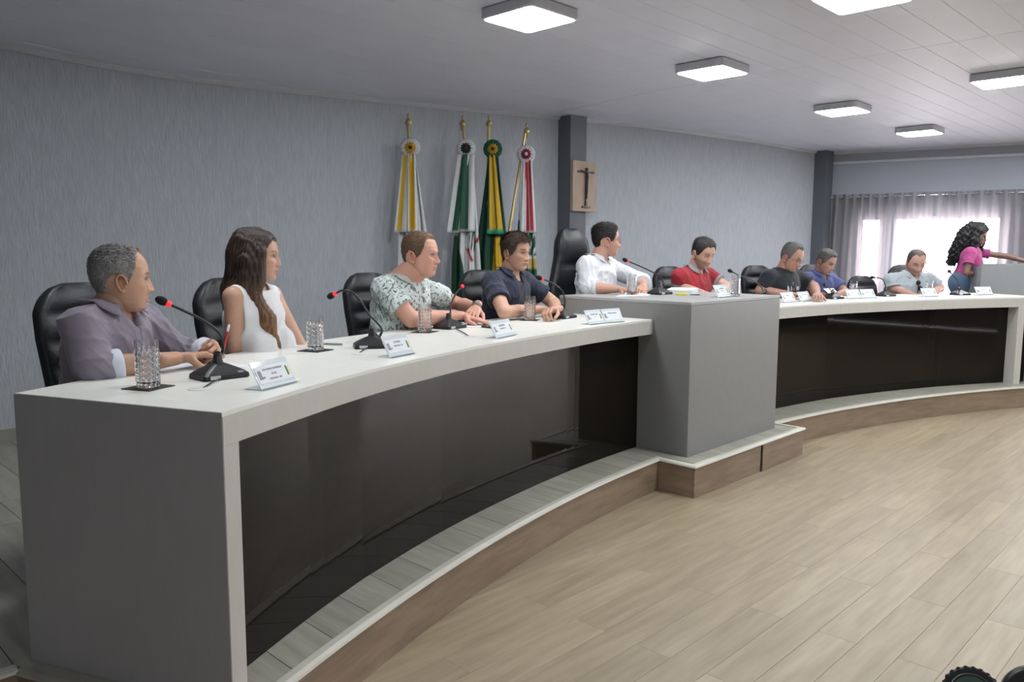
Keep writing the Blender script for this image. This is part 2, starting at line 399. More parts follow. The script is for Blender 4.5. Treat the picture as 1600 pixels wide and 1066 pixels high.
# the outer face of the left end panel is a greyer laminate
e0 = pol(-23.435, RF(-23.4)+.0); e1 = pol(-23.435, RF(-23.4)+.79)
b = MB().prism([(e0[0], e0[1]), (e1[0], e1[1]), (e1[0]-.002*.918, e1[1]-.002*.397), (e0[0]-.002*.918, e0[1]-.002*.397)], ZD+.001, HD-.001)
b.build('end_face', m_lamend, lb, off=lb.location)
rb = bench('right curved bench running towards the curtained windows', 5.2, 29.1, PX1+.001, None, [(27.1, 27.58, False), (28.66, 29.1, True)], [(5.3, 27.11, PX1+.002, None), (27.57, 28.67, None, None)], 1)
pod = empty('central_podium', (4.89, 3.18, ZD), label='tall mid-grey central podium block between the two curved benches', cat='podium')
MB().box((4.8885, 3.18, (ZD+PH-.02)/2), (PX1-PX0, PY1-PY0, PH-.02-ZD), bev=.002).build('body', m_pod, pod, off=pod.location)
MB().box((4.8885, 3.18, PH-.0095), (PX1-PX0, PY1-PY0, .019), bev=.0015).build('top', mat('podium_top', (.36, .365, .36), .35, noise=.05, nscale=20), pod, off=pod.location)

# ------------------------------------------------------------------ ceiling lamps
lampdesc = {(3.595, 3.375): 'square white ceiling lamp nearest over the left bench', (5.62, 3.335): 'square ceiling lamp second from the left in the long row',
            (8.02, 3.295): 'square ceiling lamp third in the row, above the right bench', (10.07, 3.225): 'square ceiling lamp smallest and farthest in the row near the windows',
            (4.565, 1.80): 'square ceiling lamp cut off by the top edge of the photo', (7.54, 1.79): 'square ceiling lamp cut off by the right edge of the photo'}
def make_lamp():
    r = empty('ceiling_lamp', (0, 0, 0), cat='ceiling lamp')
    b = MB(); n = 8
    prof = []
    def rr(h, z, c=.03):
        P = []
        for sx, sy, a0 in ((1, 1, 0), (-1, 1, 90), (-1, -1, 180), (1, -1, 270)):
            for q in range(4): a = rad(a0+q*30); P.append((sx*(h-c)+c*math.cos(a), sy*(h-c)+c*math.sin(a), z))
        return P
    rings = [rr(.195, .065), rr(.212, .062), rr(.212, .012), rr(.206, .004), rr(.196, .004)]
    V = sum(rings, []); k = 16; F = [(i*k+j, i*k+(j+1) % k, (i+1)*k+(j+1) % k, (i+1)*k+j) for i in range(4) for j in range(k)]+[tuple(range(k))]
    b.add(V, F).build('housing', m_frame, r)
    b = MB(); b.add(rr(.197, .006)+rr(.197, .001)+rr(.185, -.002), [(i*k+j, i*k+(j+1) % k, (i+1)*k+(j+1) % k, (i+1)*k+j) for i in range(2) for j in range(k)]+[tuple(2*k+j for j in range(k))][::-1]).build('diffuser', m_lamp, r)
    return r
l0 = make_lamp(); first = True
for (x, y), lab in lampdesc.items():
    if first: l0.location = (x, y, 2.862); tag(l0, lab, 'ceiling lamp', 'square ceiling lamps'); first = False
    else: dup(l0, (x, y, 2.862), 0, lab, 'square ceiling lamps')

# ------------------------------------------------------------------ implicit surfaces (bodies, clothes, hair)
def Pz(px, py, z):
    d = fwd+rgt2*((px-800)/1241.656)-up2*((py-533)/1241.656); return Vector((0, 0, 1.5))+d*((z-1.5)/d.z)
def Pd(px, py, dep):
    d = fwd+rgt2*((px-800)/1241.656)-up2*((py-533)/1241.656); return Vector((0, 0, 1.5))+d*dep
def cap(a, b, ra, rb=None, k=.02, ax=None, s=1., clip=None):
    return dict(a=np.array(a, float), b=np.array(b, float), ra=ra, rb=ra if rb is None else rb, k=k, ax=None if ax is None else np.array(ax, float), s=s, clip=clip)
def _dist(X, p):
    A, B = p['a'], p['b']; ab = B-A; v = X-A; n = ab@ab
    if p['ax'] is not None:
        ax = p['ax']/np.linalg.norm(p['ax']); v = v+(p['s']-1)*np.multiply.outer(v@ax, ax); ab = ab+(p['s']-1)*(ab@ax)*ax; n = ab@ab
    t = np.clip((v@ab)/max(n, 1e-12), 0, 1) if n > 1e-12 else np.zeros(v.shape[:-1])
    d = np.linalg.norm(v-t[..., None]*ab, axis=-1)-(p['ra']+(p['rb']-p['ra'])*t)
    if p['clip']:
        for c, nn in p['clip']: d = np.maximum(d, (X-np.array(c))@np.array(nn))
    return d
def sdf_mesh(prims, h, cuts=()):
    lo = np.min([np.minimum(p['a'], p['b'])-max(p['ra'], p['rb']) for p in prims], 0)-3*h
    hi = np.max([np.maximum(p['a'], p['b'])+max(p['ra'], p['rb']) for p in prims], 0)+3*h
    n = np.ceil((hi-lo)/h).astype(int)+1
    F = np.full(n, 1., np.float32)
    ax = [lo[i]+h*np.arange(n[i]) for i in range(3)]
    def region(p, m):
        r = max(p['ra'], p['rb'])+m
        a = np.maximum(((np.minimum(p['a'], p['b'])-r-lo)/h).astype(int), 0); b = np.minimum(((np.maximum(p['a'], p['b'])+r-lo)/h).astype(int)+2, n)
        sl = tuple(slice(a[i], b[i]) for i in range(3))
        X = np.stack(np.meshgrid(*[ax[i][sl[i]] for i in range(3)], indexing='ij'), -1); return sl, X
    for p in prims:
        k = p['k']; sl, X = region(p, k+2*h); d = _dist(X, p); f = F[sl]
        hh = np.maximum(k-np.abs(f-d), 0)/k; F[sl] = np.minimum(f, d)-hh*hh*k*.25
    for p in cuts:
        sl, X = region(p, 2*h); d = _dist(X, p); F[sl] = np.maximum(F[sl], -d)
    ins = F < 0; c = [ins[i:i+n[0]-1 or None, j:j+n[1]-1 or None, k:k+n[2]-1 or None] for i in (0, 1) for j in (0, 1) for k in (0, 1)]
    c = [ins[i:n[0]-1+i, j:n[1]-1+j, k:n[2]-1+k] for i in (0, 1) for j in (0, 1) for k in (0, 1)]
    sm = sum(q.astype(np.int8) for q in c); act = (sm > 0) & (sm < 8); I = np.argwhere(act)
    idx = np.full(act.shape, -1); idx[act] = np.arange(len(I))
    corners = np.array([(i, j, k) for i in (0, 1) for j in (0, 1) for k in (0, 1)])
    val = np.stack([F[I[:, 0]+a, I[:, 1]+b, I[:, 2]+c_] for a, b, c_ in corners], 1)
    acc = np.zeros((len(I), 3)); cnt = np.zeros(len(I))
    for e0 in range(8):
        for bit in (4, 2, 1):
            if e0 & bit: continue
            e1 = e0 | bit; m = (val[:, e0] < 0) != (val[:, e1] < 0); t = val[:, e0]/(val[:, e0]-val[:, e1]+1e-12)
            p = corners[e0]+(corners[e1]-corners[e0])*np.where(m, t, 0)[:, None]; acc[m] += p[m]; cnt[m] += 1
    V = lo+h*(I+acc/cnt[:, None]); Q = []
    for a in range(3):
        b_, c_ = (a+1) % 3, (a+2) % 3
        s0 = [slice(0, n[i]-1) if i == a else slice(1, n[i]-1) for i in range(3)]; s1 = list(s0); s1[a] = slice(1, n[a])
        A = ins[tuple(s0)]; B = ins[tuple(s1)]; G = np.argwhere(A != B)
        if not len(G): continue
        flip = A[tuple(G.T)]; base = G.copy(); base[:, b_] += 1; base[:, c_] += 1
        def cell(db, dc): q = base.copy(); q[:, b_] += db; q[:, c_] += dc; return idx[tuple(q.T)]
        q = np.stack([cell(-1, -1), cell(0, -1), cell(0, 0), cell(-1, 0)], 1); q[~flip] = q[~flip][:, ::-1]; Q.append(q)
    return V, np.vstack(Q)
def vnormals(V, Q):
    V = np.asarray(V); n = np.zeros_like(V); fn = np.cross(V[Q[:, 2]]-V[Q[:, 0]], V[Q[:, 3]]-V[Q[:, 1]])
    for j in range(4): np.add.at(n, Q[:, j], fn)
    return n/(np.linalg.norm(n, axis=1, keepdims=True)+1e-12)
def wrinkle(V, Q, amp, seed=0, f=1.):
    r = np.random.RandomState(seed); n = vnormals(V, Q); d = np.zeros(len(V))
    for i in range(7):
        k = r.randn(3)*(18+14*i)*f; k2 = r.randn(3)*9
        d += (1-np.abs(np.sin(V@k*.5+1.6*np.sin(V@k2+r.rand()*6)+r.rand()*6)))**2.2/(1+.35*i)*(np.sin(V@(r.randn(3)*7)+r.rand()*6)*.6+.6)
    return V+n*(amp*1.5*(d-.6))[:, None]
def smooth(V, Q, it=2):
    nb = np.vstack([Q[:, [0, 1]], Q[:, [1, 2]], Q[:, [2, 3]], Q[:, [3, 0]]])
    for _ in range(it):
        a = np.zeros_like(V); c = np.zeros(len(V)); np.add.at(a, nb[:, 0], V[nb[:, 1]]); np.add.at(a, nb[:, 1], V[nb[:, 0]]); np.add.at(c, nb[:, 0], 1); np.add.at(c, nb[:, 1], 1)
        V = .5*V+.5*a/c[:, None]
    return V
def join(parts):
    V = []; F = []; C = []; n = 0
    for v, f, c in parts:
        v = np.asarray(v, float); V.append(v); F += [tuple(int(i)+n for i in q) for q in f]; c = np.asarray(c, float); C.append(np.tile(c, (len(v), 1)) if c.ndim == 1 else c); n += len(v)
    return np.vstack(V), F, np.vstack(C)

# ---- head
ZP = np.array([.1165, .112, .105, .092, .073, .047, .022, .0, -.02, -.042, -.062, -.082, -.098, -.108, -.115])
FP = np.array([.012, .030, .048, .066, .080, .089, .0915, .0885, .0885, .088, .0865, .083, .081, .074, .055])
BP = np.array([-.025, -.040, -.058, -.078, -.092, -.100, -.100, -.096, -.088, -.074, -.055, -.034, -.012, .005, .020])
WP = np.array([.016, .032, .046, .060, .070, .0765, .0775, .0765, .074, .069, .0635, .056, .046, .036, .020])
def gs(x, s): return np.exp(-(x/s)**2)
def head_surf(a, z, sp):
    f, b, w_ = (np.interp(-z, -ZP, q) for q in (FP, BP, WP))
    w_ = w_*sp.get('wide', 1.)*(1+sp.get('jowl', 0)*gs(z+.06, .04)); c = np.interp(-z, -ZP, (FP+BP)/2*np.where(ZP < -.02, 1, 1))*.6
    ca, sa = np.cos(a), np.sin(a)
    p = np.where(ca > 0, 2.25, 2.0)
    x = c+np.where(ca > 0, f-c, c-b)*np.sign(ca)*np.abs(ca)**(2/p); y = w_*np.sign(sa)*np.abs(sa)**(2/p)
    fr = np.clip(ca*1.6, 0, 1); ay = np.abs(y); ns = sp.get('nose', 1.)
    # nose
    ridge = np.interp(-z, [-.03, -.012, .0, .018, .032, .040, .046, .052], [0, .004, .009, .017, .0235, .021, .010, 0])*ns
    wid = np.interp(-z, [-.02, .0, .03, .045], [.0075, .0075, .0105, .0125])
    x = x+fr*ridge*gs(y, wid)**1.0
    x = x+fr*.0095*gs(ay-.0125, .0065)*gs(z+.037, .0085)*ns
    x = x-fr*.004*gs(ay-.006, .004)*gs(z+.0455, .004)
    # sockets, brow, cheeks
    x = x-fr*.0115*gs(ay-.031, .0155)*gs(z-.001, .0125)-fr*.004*gs(ay-.018, .008)*gs(z-.002, .014)
    x = x+fr*.0045*gs(ay-.028, .022)*gs(z-.022, .008)*sp.get('brow', 1.)
    x = x+fr*.005*gs(ay-.044, .018)*gs(z+.022, .018)
    y = y+np.sign(y)*.002*gs(z+.02, .02)*fr
    # mouth and chin
    x = x+fr*.0055*gs(y, .024)*gs(z+.066, .016)
    x = x+fr*.0035*gs(y, .019)*gs(z+.061, .0042)+fr*.004*gs(y, .017)*gs(z+.0715, .0048)-fr*.0045*gs(y, .024)*gs(z+.0662, .0017)
    x = x-fr*.0015*gs(y, .004)*gs(z+.054, .005)
    x = x-fr*.003*gs(y, .02)*gs(z+.082, .006)+fr*.005*gs(y, .018)*gs(z+.1, .011)
    x = x-fr*.0022*gs(ay-(.022-(z+.05)*.35), .004)*gs(z+.052, .018)          # fold beside the mouth
    return x, y, z
def grid_head(nu, nv, sp):
    t = np.linspace(-1, 1, nu, endpoint=False)+1/nu; a = math.pi*np.sign(t)*np.abs(t)**1.45
    q = np.linspace(0, 1, nv); z = .1165-(.2315)*(q-.06*np.sin(2*math.pi*q))
    z[0] = .1165; z[-1] = -.115
    A, Zg = np.meshgrid(a, z, indexing='ij'); return A, Zg
def head_parts(sp, nu=110, nv=92):
    """returns list of (verts, faces, colours) in head space: x forward, y left, z up"""
    A, Zg = grid_head(nu, nv, sp); X, Y, Zz = head_surf(A, Zg, sp)
    V = np.stack([X, Y, Zz], -1).reshape(-1, 3); F = []
    for i in range(nu):
        i2 = (i+1) % nu
        for j in range(nv-1): F.append((i*nv+j, i*nv+j+1, i2*nv+j+1, i2*nv+j))
    F.append(tuple(i*nv for i in range(nu))); F.append(tuple(i*nv+nv-1 for i in range(nu))[::-1])
    sk = np.array(sp['skin']); C = np.tile(sk, (len(V), 1)); x, y, z = V.T; ay = np.abs(y); fr = (x > .03)
    def mixc(mask, col):
        nonlocal C
        mask = np.clip(mask*fr, 0, 1)[:, None]; C = C*(1-mask)+np.array(col)*mask
    mixc(.35*gs(ay-.045, .02)*gs(z+.03, .02)+.3*gs(y, .012)*gs(z+.036, .012), sk*np.array([1.12, .80, .78]))
    if sp.get('beard'):
        bm_ = np.clip((-.028-z-.0*ay)/.012, 0, 1)*np.clip((ay-.012)/.02+np.clip((-.078-z)/.01, 0, 1)+.6*gs(z+.053, .007), 0, 1)
        C = C*(1-(np.clip(bm_*sp['beard'], 0, 1)*(x > -.02))[:, None])+np.array(sp.get('beardc', (.08, .06, .05)))*(np.clip(bm_*sp['beard'], 0, 1)*(x > -.02))[:, None]
    if sp.get('mous'): mixc(sp['mous']*gs(y, .03)*gs(z+.054, .006), sp.get('beardc', (.1, .08, .07)))
    lw = np.clip(1.15-(ay/.0245)**2, 0, 1)
    mixc(lw*gs(z+.0665, .0085)*1.2, sp.get('lip', tuple(sk*np.array([.92, .60, .58]))))
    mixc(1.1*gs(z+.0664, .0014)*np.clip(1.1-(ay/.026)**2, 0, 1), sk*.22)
    arch = .0235+.004*gs(ay-.036, .02)-.10*np.clip(ay-.045, 0, 1)
    mixc(sp.get('browd', 1.1)*gs(z-arch, .0040)*np.clip((ay-.010)/.005, 0, 1)*np.clip((.056-ay)/.008, 0, 1), sp.get('browc', (.05, .035, .03)))
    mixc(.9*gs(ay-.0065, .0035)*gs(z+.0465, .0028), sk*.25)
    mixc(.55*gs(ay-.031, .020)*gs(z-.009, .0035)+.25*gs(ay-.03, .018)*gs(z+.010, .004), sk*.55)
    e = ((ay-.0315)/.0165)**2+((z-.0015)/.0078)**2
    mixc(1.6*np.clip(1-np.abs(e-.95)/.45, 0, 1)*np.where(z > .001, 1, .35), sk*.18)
    parts = [(V, F, C)]
    gz = sp.get('gaze', 0.)
    for s in (1, -1):
        hx = head_surf(np.array([math.asin(min(.99, .0315/.0765))]), np.array([.0015]), sp)[0][0]
        if sp.get('closed'):
            mb = MB().ell((hx-.0045, s*.0315, .0005), (.0085, .015, .0075), nu=14, nv=10); v = np.array(mb.v); c = np.tile(sk*.85, (len(v), 1))
            c[np.abs(v[:, 2]+.0045) < .0022] = sk*.2
        else:
            mb = MB().ell((hx-.0035, s*.0315, .0012), (.0085, .0142, .0058), nu=24, nv=16); v = np.array(mb.v)
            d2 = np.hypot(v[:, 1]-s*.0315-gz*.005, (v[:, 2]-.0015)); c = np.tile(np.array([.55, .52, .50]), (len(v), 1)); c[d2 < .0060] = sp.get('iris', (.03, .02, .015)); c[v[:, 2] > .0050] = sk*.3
        parts.append((v, mb.f, c))
        # ear
        m = MB(); pts = []
        for i in range(15):
            t = rad(-110+300*i/14); r = (.0155+.0035*math.sin(t), .029)
            pts.append((-.006-.004*math.sin(t)+r[0]*math.cos(t)*-1, s*(.0775*sp.get('wide', 1)+.004+.010*(.5-.5*math.cos(t))), -.012+r[1]*math.sin(t)))
        m.tube(pts, [.0035+.0018*math.sin(math.pi*i/14) for i in range(15)], 7)
        m.ell((-.006, s*(.0765*sp.get('wide', 1)+.003), -.012), (.0145, .0055, .027), nu=12, nv=8)
        m.ell((-.001, s*(.0775*sp.get('wide', 1)+.003), -.036), (.007, .005, .009), nu=10, nv=6)
        v = np.array(m.v); c = np.tile(sk*np.array([1., .85, .82]), (len(v), 1)); c[15*7:15*7+9*12] *= .75
        parts.append((v, m.f, c))
    return parts
def hair_cap(sp, nu=90, nv=64):
    hs = sp['hair']; th, ts = hs.get('top', .014), hs.get('side', .006)
    A, Zg = grid_head(nu, nv, sp); X, Y, Zz = head_surf(A, Zg, sp)
    V = np.stack([X, Y, Zz], -1); aa = np.degrees(np.abs(A))
    hl = hs.get('line', [(0, .072), (22, .074), (38, .068), (50, .045), (62, .012), (72, -.012), (84, -.02), (92, .008), (104, .018), (118, -.005), (135, -.05), (180, -.062)])
    line = np.interp(aa, [q[0] for q in hl], [q[1] for q in hl])
    r = np.random.RandomState(hs.get('seed', 3))
    nz = sum(np.sin(A*(9+7*i)+r.rand()*6+3*np.sin(Zg*60+i))*np.sin(Zg*(70+60*i)+r.rand()*6)/(1+i) for i in range(4))
    mask = np.clip((Zg-line+.003*nz)/.012, 0, 1); mask = mask**.6
    top = np.clip((Zg-.03)/.06, 0, 1); th_ = ts+(th-ts)*top
    if 'fringe' in hs: th_ = th_+hs['fringe']*gs(aa, 45)*gs(Zg-.085, .03)
    nz2 = sum(np.abs(np.sin(A*(14+11*i)+5*np.sin(Zg*30+i)+r.rand()*6))/(1+i) for i in range(3))
    th_ = th_*(1+.16*(nz2-1))+.0008*nz
    cen = np.array([-.01, 0, .0]); D = V-cen; D /= np.linalg.norm(D, axis=-1, keepdims=True)
    V = V+D*(th_*mask-.008*(1-mask))[..., None]
    V = V.reshape(-1, 3); F = []
    for i in range(nu):
        i2 = (i+1) % nu
        for j in range(nv-1):
            if mask[i, j]+mask[i2, j]+mask[i, j+1]+mask[i2, j+1] > 0: F.append((i*nv+j, i*nv+j+1, i2*nv+j+1, i2*nv+j))
    F.append(tuple(i*nv for i in range(nu)))
    c0 = np.array(hs['col']); c1 = np.array(hs.get('sidec', hs['col'])); t = (np.clip((Zg-hs.get('gz', .04))/.04, 0, 1)).reshape(-1, 1)
    C = c1*(1-t)+c0*t; C = C*(1+.18*nz2.reshape(-1, 1)-.2)
    mk_ = mask.reshape(-1, 1); C = C*np.clip((mk_-.25)/.5, 0, 1)+np.array(sp['skin'])*.75*(1-np.clip((mk_-.25)/.5, 0, 1))
    if hs.get('thin'):          # receding: skin shows through in front of the crown
        m = (gs(A, .9)*np.clip((Zg-.05)/.03, 0, 1)*hs['thin']).reshape(-1, 1); C = C*(1-m)+np.array(sp['skin'])*m
    ns_ = hs.get('n', 0)
    if ns_:
        ok = np.argwhere((mask > .75).ravel()).ravel(); Vn = V[ok]-cen
        ar = np.repeat(np.hypot(X, Y)[..., None], 1, -1).reshape(-1)[ok]+.008; dA = np.gradient(A, axis=0).reshape(-1)[ok]; ar = ar*np.abs(dA)
        k = RNG.choice(len(ok), ns_, p=ar/ar.sum()); P0 = V[ok][k]+RNG.randn(ns_, 3)*.002; N0 = P0-cen; N0 /= np.linalg.norm(N0, axis=1, keepdims=True)
        topw = np.clip((P0[:, 2]-.04)/.05, 0, 1)[:, None]; D0 = np.array(hs.get('comb', (-1, .35, 0)))*topw+np.array([-.55, 0, -1.])*(1-topw)+RNG.randn(ns_, 3)*.22
        D0 -= N0*(D0*N0).sum(1, keepdims=True); D0 /= np.linalg.norm(D0, axis=1, keepdims=True); D0 = D0+N0*(.10+.22*topw); S0 = np.cross(D0, N0); S0 /= np.linalg.norm(S0, axis=1, keepdims=True)
        ln = hs.get('len', .014)*(.55+.45*topw)*(.6+.8*RNG.rand(ns_, 1)); wd = .0014
        P0 = P0-N0*.002; tri = np.stack([P0+S0*wd, P0-S0*wd, P0+N0*wd*1.6, P0+D0*ln*.55+S0*wd*.8+N0*.0012, P0+D0*ln*.55-S0*wd*.8+N0*.0012, P0+D0*ln], 1).reshape(-1, 3)
        b0 = len(V); cc = np.repeat(C[ok][k]*(.65+.75*RNG.rand(ns_, 1)), 6, 0); V = np.vstack([V, tri]); C = np.vstack([C, cc])
        for i in range(ns_): q = b0+6*i; F += [(q, q+2, q+3), (q+2, q+1, q+4), (q+2, q+4, q+3), (q+3, q+4, q+5), (q, q+3, q+4, q+1)]
    return V, F, C
def bez(pts, n):
    pts = [np.array(p, float) for p in pts]; out = []
    k = len(pts)
    for i in range(n):
        t = i/(n-1)*(k-1); j = min(int(t), k-2); u = t-j
        p0, p1, p2, p3 = pts[max(j-1, 0)], pts[j], pts[j+1], pts[min(j+2, k-1)]
        out.append(.5*((2*p1)+(-p0+p2)*u+(2*p0-5*p1+4*p2-p3)*u*u+(-p0+3*p1-3*p2+p3)*u**3))
    return out

# ---- hands
def hand_prims(W, d, n, right, size=1., curl=(12, 18, 12), thumb=.5, spread=.06, each=None):
    W = np.array(W, float); d = np.array(d, float); d /= np.linalg.norm(d); n = np.array(n, float); n -= d*(n@d); n /= np.linalg.norm(n)
    s = np.cross(n, d)*(1 if right else -1)          # towards the thumb
    P = []; q = size
    offs = [.030, .010, -.011, -.030]; pl = [.088, .092, .088, .080]; fl = [(.040, .025, .021), (.044, .029, .022), (.041, .027, .021), (.032, .020, .019)]
    fr = [(.0092, .0080, .0068), (.0094, .0082, .0070), (.0090, .0078, .0066), (.0080, .0069, .0058)]
    P.append(cap(W-d*.065*q, W+d*.015*q, .0245*q, .0235*q, k=.012, ax=n, s=1.22))
    for i in range(4):
        K = W+(d*pl[i]+s*offs[i])*q; P.append(cap(W+(d*.012+s*offs[i]*.55)*q, K, .0150*q, .0118*q, k=.010, ax=n, s=1.12))
        a = 0.; p = K; cc = each[i] if each else curl; dd0 = d+s*(offs[i]*spread*18)
        dd0 = dd0/np.linalg.norm(dd0)
        for j in range(3):
            a += rad(cc[j]); u = dd0*math.cos(a)+n*math.sin(a); e = p+u*fl[i][j]*q
            P.append(cap(p, e, fr[i][j]*q, (fr[i][j+1] if j < 2 else fr[i][2]*.82)*q, k=.0035)); p = e
    b = W+(d*.022+s*.020+n*.004)*q; t1 = b+(d*(.62-.25*thumb)+s*(.74-.45*thumb)+n*(.18+.75*thumb))*.045*q
    u = (d*.85+s*(.40-.55*thumb)+n*(.10+.45*thumb)); u /= np.linalg.norm(u); t2 = t1+u*.032*q; u = u+d*.1-s*.25*thumb; t3 = t2+u/np.linalg.norm(u)*.024*q
    P += [cap(b, t1, .0155*q, .0115*q, k=.012), cap(t1, t2, .0110*q, .0098*q, k=.004), cap(t2, t3, .0098*q, .0078*q, k=.003)]
    return P

# ---- clothing colours
m_skin = mat('skin', (.5, .3, .2), .48, attr='Col', noise=.07, nscale=90, bump=.05, bscale=400, sss=.0)
m_hair = mat('hair', (.1, .1, .1), .42, attr='Col', noise=.35, nscale=60, nstretch=(3, 3, 1), bump=.35, bscale=160, bstretch=(2, 2, .7), spec=.4)
def cloth(name, col, **k): return mat(name, col, k.pop('rough', .85), noise=k.pop('noise', .10), nscale=6, bump=.08, bscale=700, sheen=.15, **k)

def person(sp):
    """builds one figure; sp holds the pose measured in the room"""
    sp['skin'] = tuple(min(.75, a*b_) for a, b_ in zip(sp['skin'], (1.08, 1.13, 1.20)))
    H = Vector(sp['head']); hs = sp.get('hs', 1.); yb = rad(sp['body']); F = Vector((math.cos(yb), math.sin(yb), 0)); L = Vector((-math.sin(yb), math.cos(yb), 0)); Z = Vector((0, 0, 1))
    fem = sp.get('fem', False); h = sp.get('vox', .008); bulk = sp.get('bulk', 1.)
    hy, hp, hr = (rad(q) for q in sp['look']); RH = Matrix.Rotation(hy, 3, 'Z') @ Matrix.Rotation(hp, 3, 'Y') @ Matrix.Rotation(hr, 3, 'X')
    HF = RH @ Vector((1, 0, 0))
    drop = sp.get('drop', .17)*hs; sw = sp.get('sw', .185)*hs
    hb = H+RH @ Vector((-.018, 0, -.062))*hs                                   # where the neck enters the skull
    Sc = Vector(sp['chest']) if 'chest' in sp else H+Z*(-drop)-F*sp.get('back', .055)*hs
    Nb = Sc+Z*.045*hs-F*.012
    tilt = sp.get('shtilt', 0.)
    SR = Sc-L*sw-Z*tilt+F*sp.get('rf', 0); SL = Sc+L*sw+Z*tilt+F*sp.get('lf', 0)
    stand = sp.get('stand', False)
    pz = sp.get('pz', ZD+.52 if not stand else ZD+.93)
    Pl = Vector((Sc.x, Sc.y, 0))-F*sp.get('lean', .10); Pl.z = pz
    root = empty('person', (Pl.x, Pl.y, ZD), label=sp['label'], cat='person')
    off = np.array(root.location)
    mid = lambda t, o=0.: Sc.lerp(Pl, t)+F*o
    # torso primitives, q = inflation
    def torso(q, arms=True):
        wd = (.150 if fem else .163)*bulk*hs; T = []
        T.append(cap(mid(.18, .0)-L*sw*.42, mid(.18, .0)+L*sw*.42, .098*bulk*hs+q, k=.05, ax=F, s=1.0))
        T.append(cap(mid(.14, .012), mid(.50, .01), wd*.92+q, wd*(.80 if fem else .93)+q, k=.06, ax=F, s=1.38 if not fem else 1.45))
        T.append(cap(mid(.50, .01+sp.get('belly', 0)*.4), mid(.95, .01+sp.get('belly', 0)), wd*(.78 if fem else .92)+q, wd*(.98 if fem else .97)+q, k=.06, ax=F, s=1.25))
        for s_ in (SR, SL):
            T.append(cap(Nb-Z*.012, s_-Z*.002, (.042 if fem else .047)*hs*bulk**.5+q*.7, (.046 if fem else .056)*hs*bulk**.5+q*.7, k=.035))
        if fem:
            for sg in (-1, 1): T.append(cap(mid(.36, .088)+L*sg*.068, mid(.44, .100)+L*sg*.070, .068+q*.6, k=.03))
        return T
    rn = (.047 if fem else .060)*hs*sp.get('neckw', 1.)
    body = torso(-.012)+[cap(Nb-Z*.03, hb, rn*1.08, rn, k=.03)]
    sleeves = []; cuffs = []; hands = []
    up_, fo_, wr_ = ((.041, .034, .021) if fem else (.050, .041, .0245)); up_, fo_, wr_ = up_*hs*bulk**.5, fo_*hs*bulk**.5, wr_*hs
    for side, s_ in (('R', SR), ('L', SL)):
        ar = sp.get(side)
        if not ar: continue
        E = Vector(ar['e']); W = Vector(ar['w']); d = (W-E).normalized(); u = (E-s_).normalized()
        body += [cap(s_, E, up_*1.04, up_*.84, k=.03), cap(E, E.lerp(W, .35), fo_*.93, fo_, k=.008), cap(E.lerp(W, .35), W, fo_, wr_, k=.004)]
        st = sp['sleeve']; q = sp.get('slack', .011)
        if st == 'long' or st == 'rolled':
            t = ar.get('cuff', .93 if st == 'long' else .45); C = E.lerp(W, t); Cs = C-d*(ar.get('cufflen', .05)*.6 if sp.get('cuffm') else 0)
            sleeves += [cap(s_, E, up_*1.05+q*1.2, up_*.9+q*1.25, k=.035), cap(E, C+d*.1, fo_+q*1.25, (fo_ if st == 'rolled' else wr_*1.15)+q*1.05, k=.03, clip=[(Cs, d)])]
            cuffs.append((C, d, (fo_ if t < .7 else wr_*1.15)+q+.006, ar.get('cufflen', .05)))
        elif st == 'short':
            t = ar.get('t', .62); C = s_.lerp(E, t); sleeves += [cap(s_, E, up_*1.08+q, up_*1.0+q*1.4, k=.03, clip=[(C, u)])]
            cuffs.append((C, u, up_*1.02+q*1.2+.002, .018))
        if ar.get('hand', True):
            hd = Vector(ar.get('d', d)).normalized(); nrm = Vector(ar.get('n', (0, 0, -1)))
            hands.append((hand_prims(W+hd*.012, hd, nrm, side == 'R', size=hs*(.92 if fem else 1.02)*ar.get('size', 1), curl=ar.get('curl', (12, 18, 12)), thumb=ar.get('thumb', .3), spread=ar.get('spread', .05), each=ar.get('each')), ar.get('hv', sp.get('hvox', .004))))
    sk = np.array(sp['skin'])
    V, Q = sdf_mesh(body, h); parts = [(V-off, Q, sk)]
    for hp_, hv in hands: V, Q = sdf_mesh(hp_, hv); parts.append((V-off, Q, sk*np.array([1., .95, .93])))
    RHn = np.array(RH); n0 = sp.get('res', (110, 92))
    for v, f, c in head_parts(sp, *n0): parts.append((v*hs @ RHn.T+np.array(H)-off, f, c))
    v, f, c = join(parts); mk('body', v, f, m_skin, root, smooth=True, cols=c)
    # shirt
    q = sp.get('slack', .011); cuts = []
    shirt = torso(q*.9)+sleeves
    if sp.get('vneck'):
        cuts.append(cap(Nb+F*.075+Z*.03, Nb+F*(.115)-Z*sp['vneck']*1.15, .046*hs, .006, k=.01))
    cuts.append(cap(Nb-Z*.005+F*.004, Nb+Z*.2, rn*1.18+sp.get('neckhole', 0), rn*1.5, k=.01))
    if sp['sleeve'] == 'none':
        for s_, sg in ((SR, -1), (SL, 1)):
            cuts.append(cap(s_+L*sg*.022-Z*.0, s_+L*sg*.035-Z*.13, .050, .062, k=.01)); cuts.append(cap(s_+L*sg*.05+Z*.03, s_+L*sg*.12, .05, k=.01))
    V, Q = sdf_mesh(shirt, h, cuts); V = smooth(V, Q, 1); V = wrinkle(V, Q, sp.get('wr', .004), seed=sp.get('seed', 1), f=sp.get('wf', 1.))
    mk('shirt', V-off, Q, sp['shirt'], root, smooth=True)
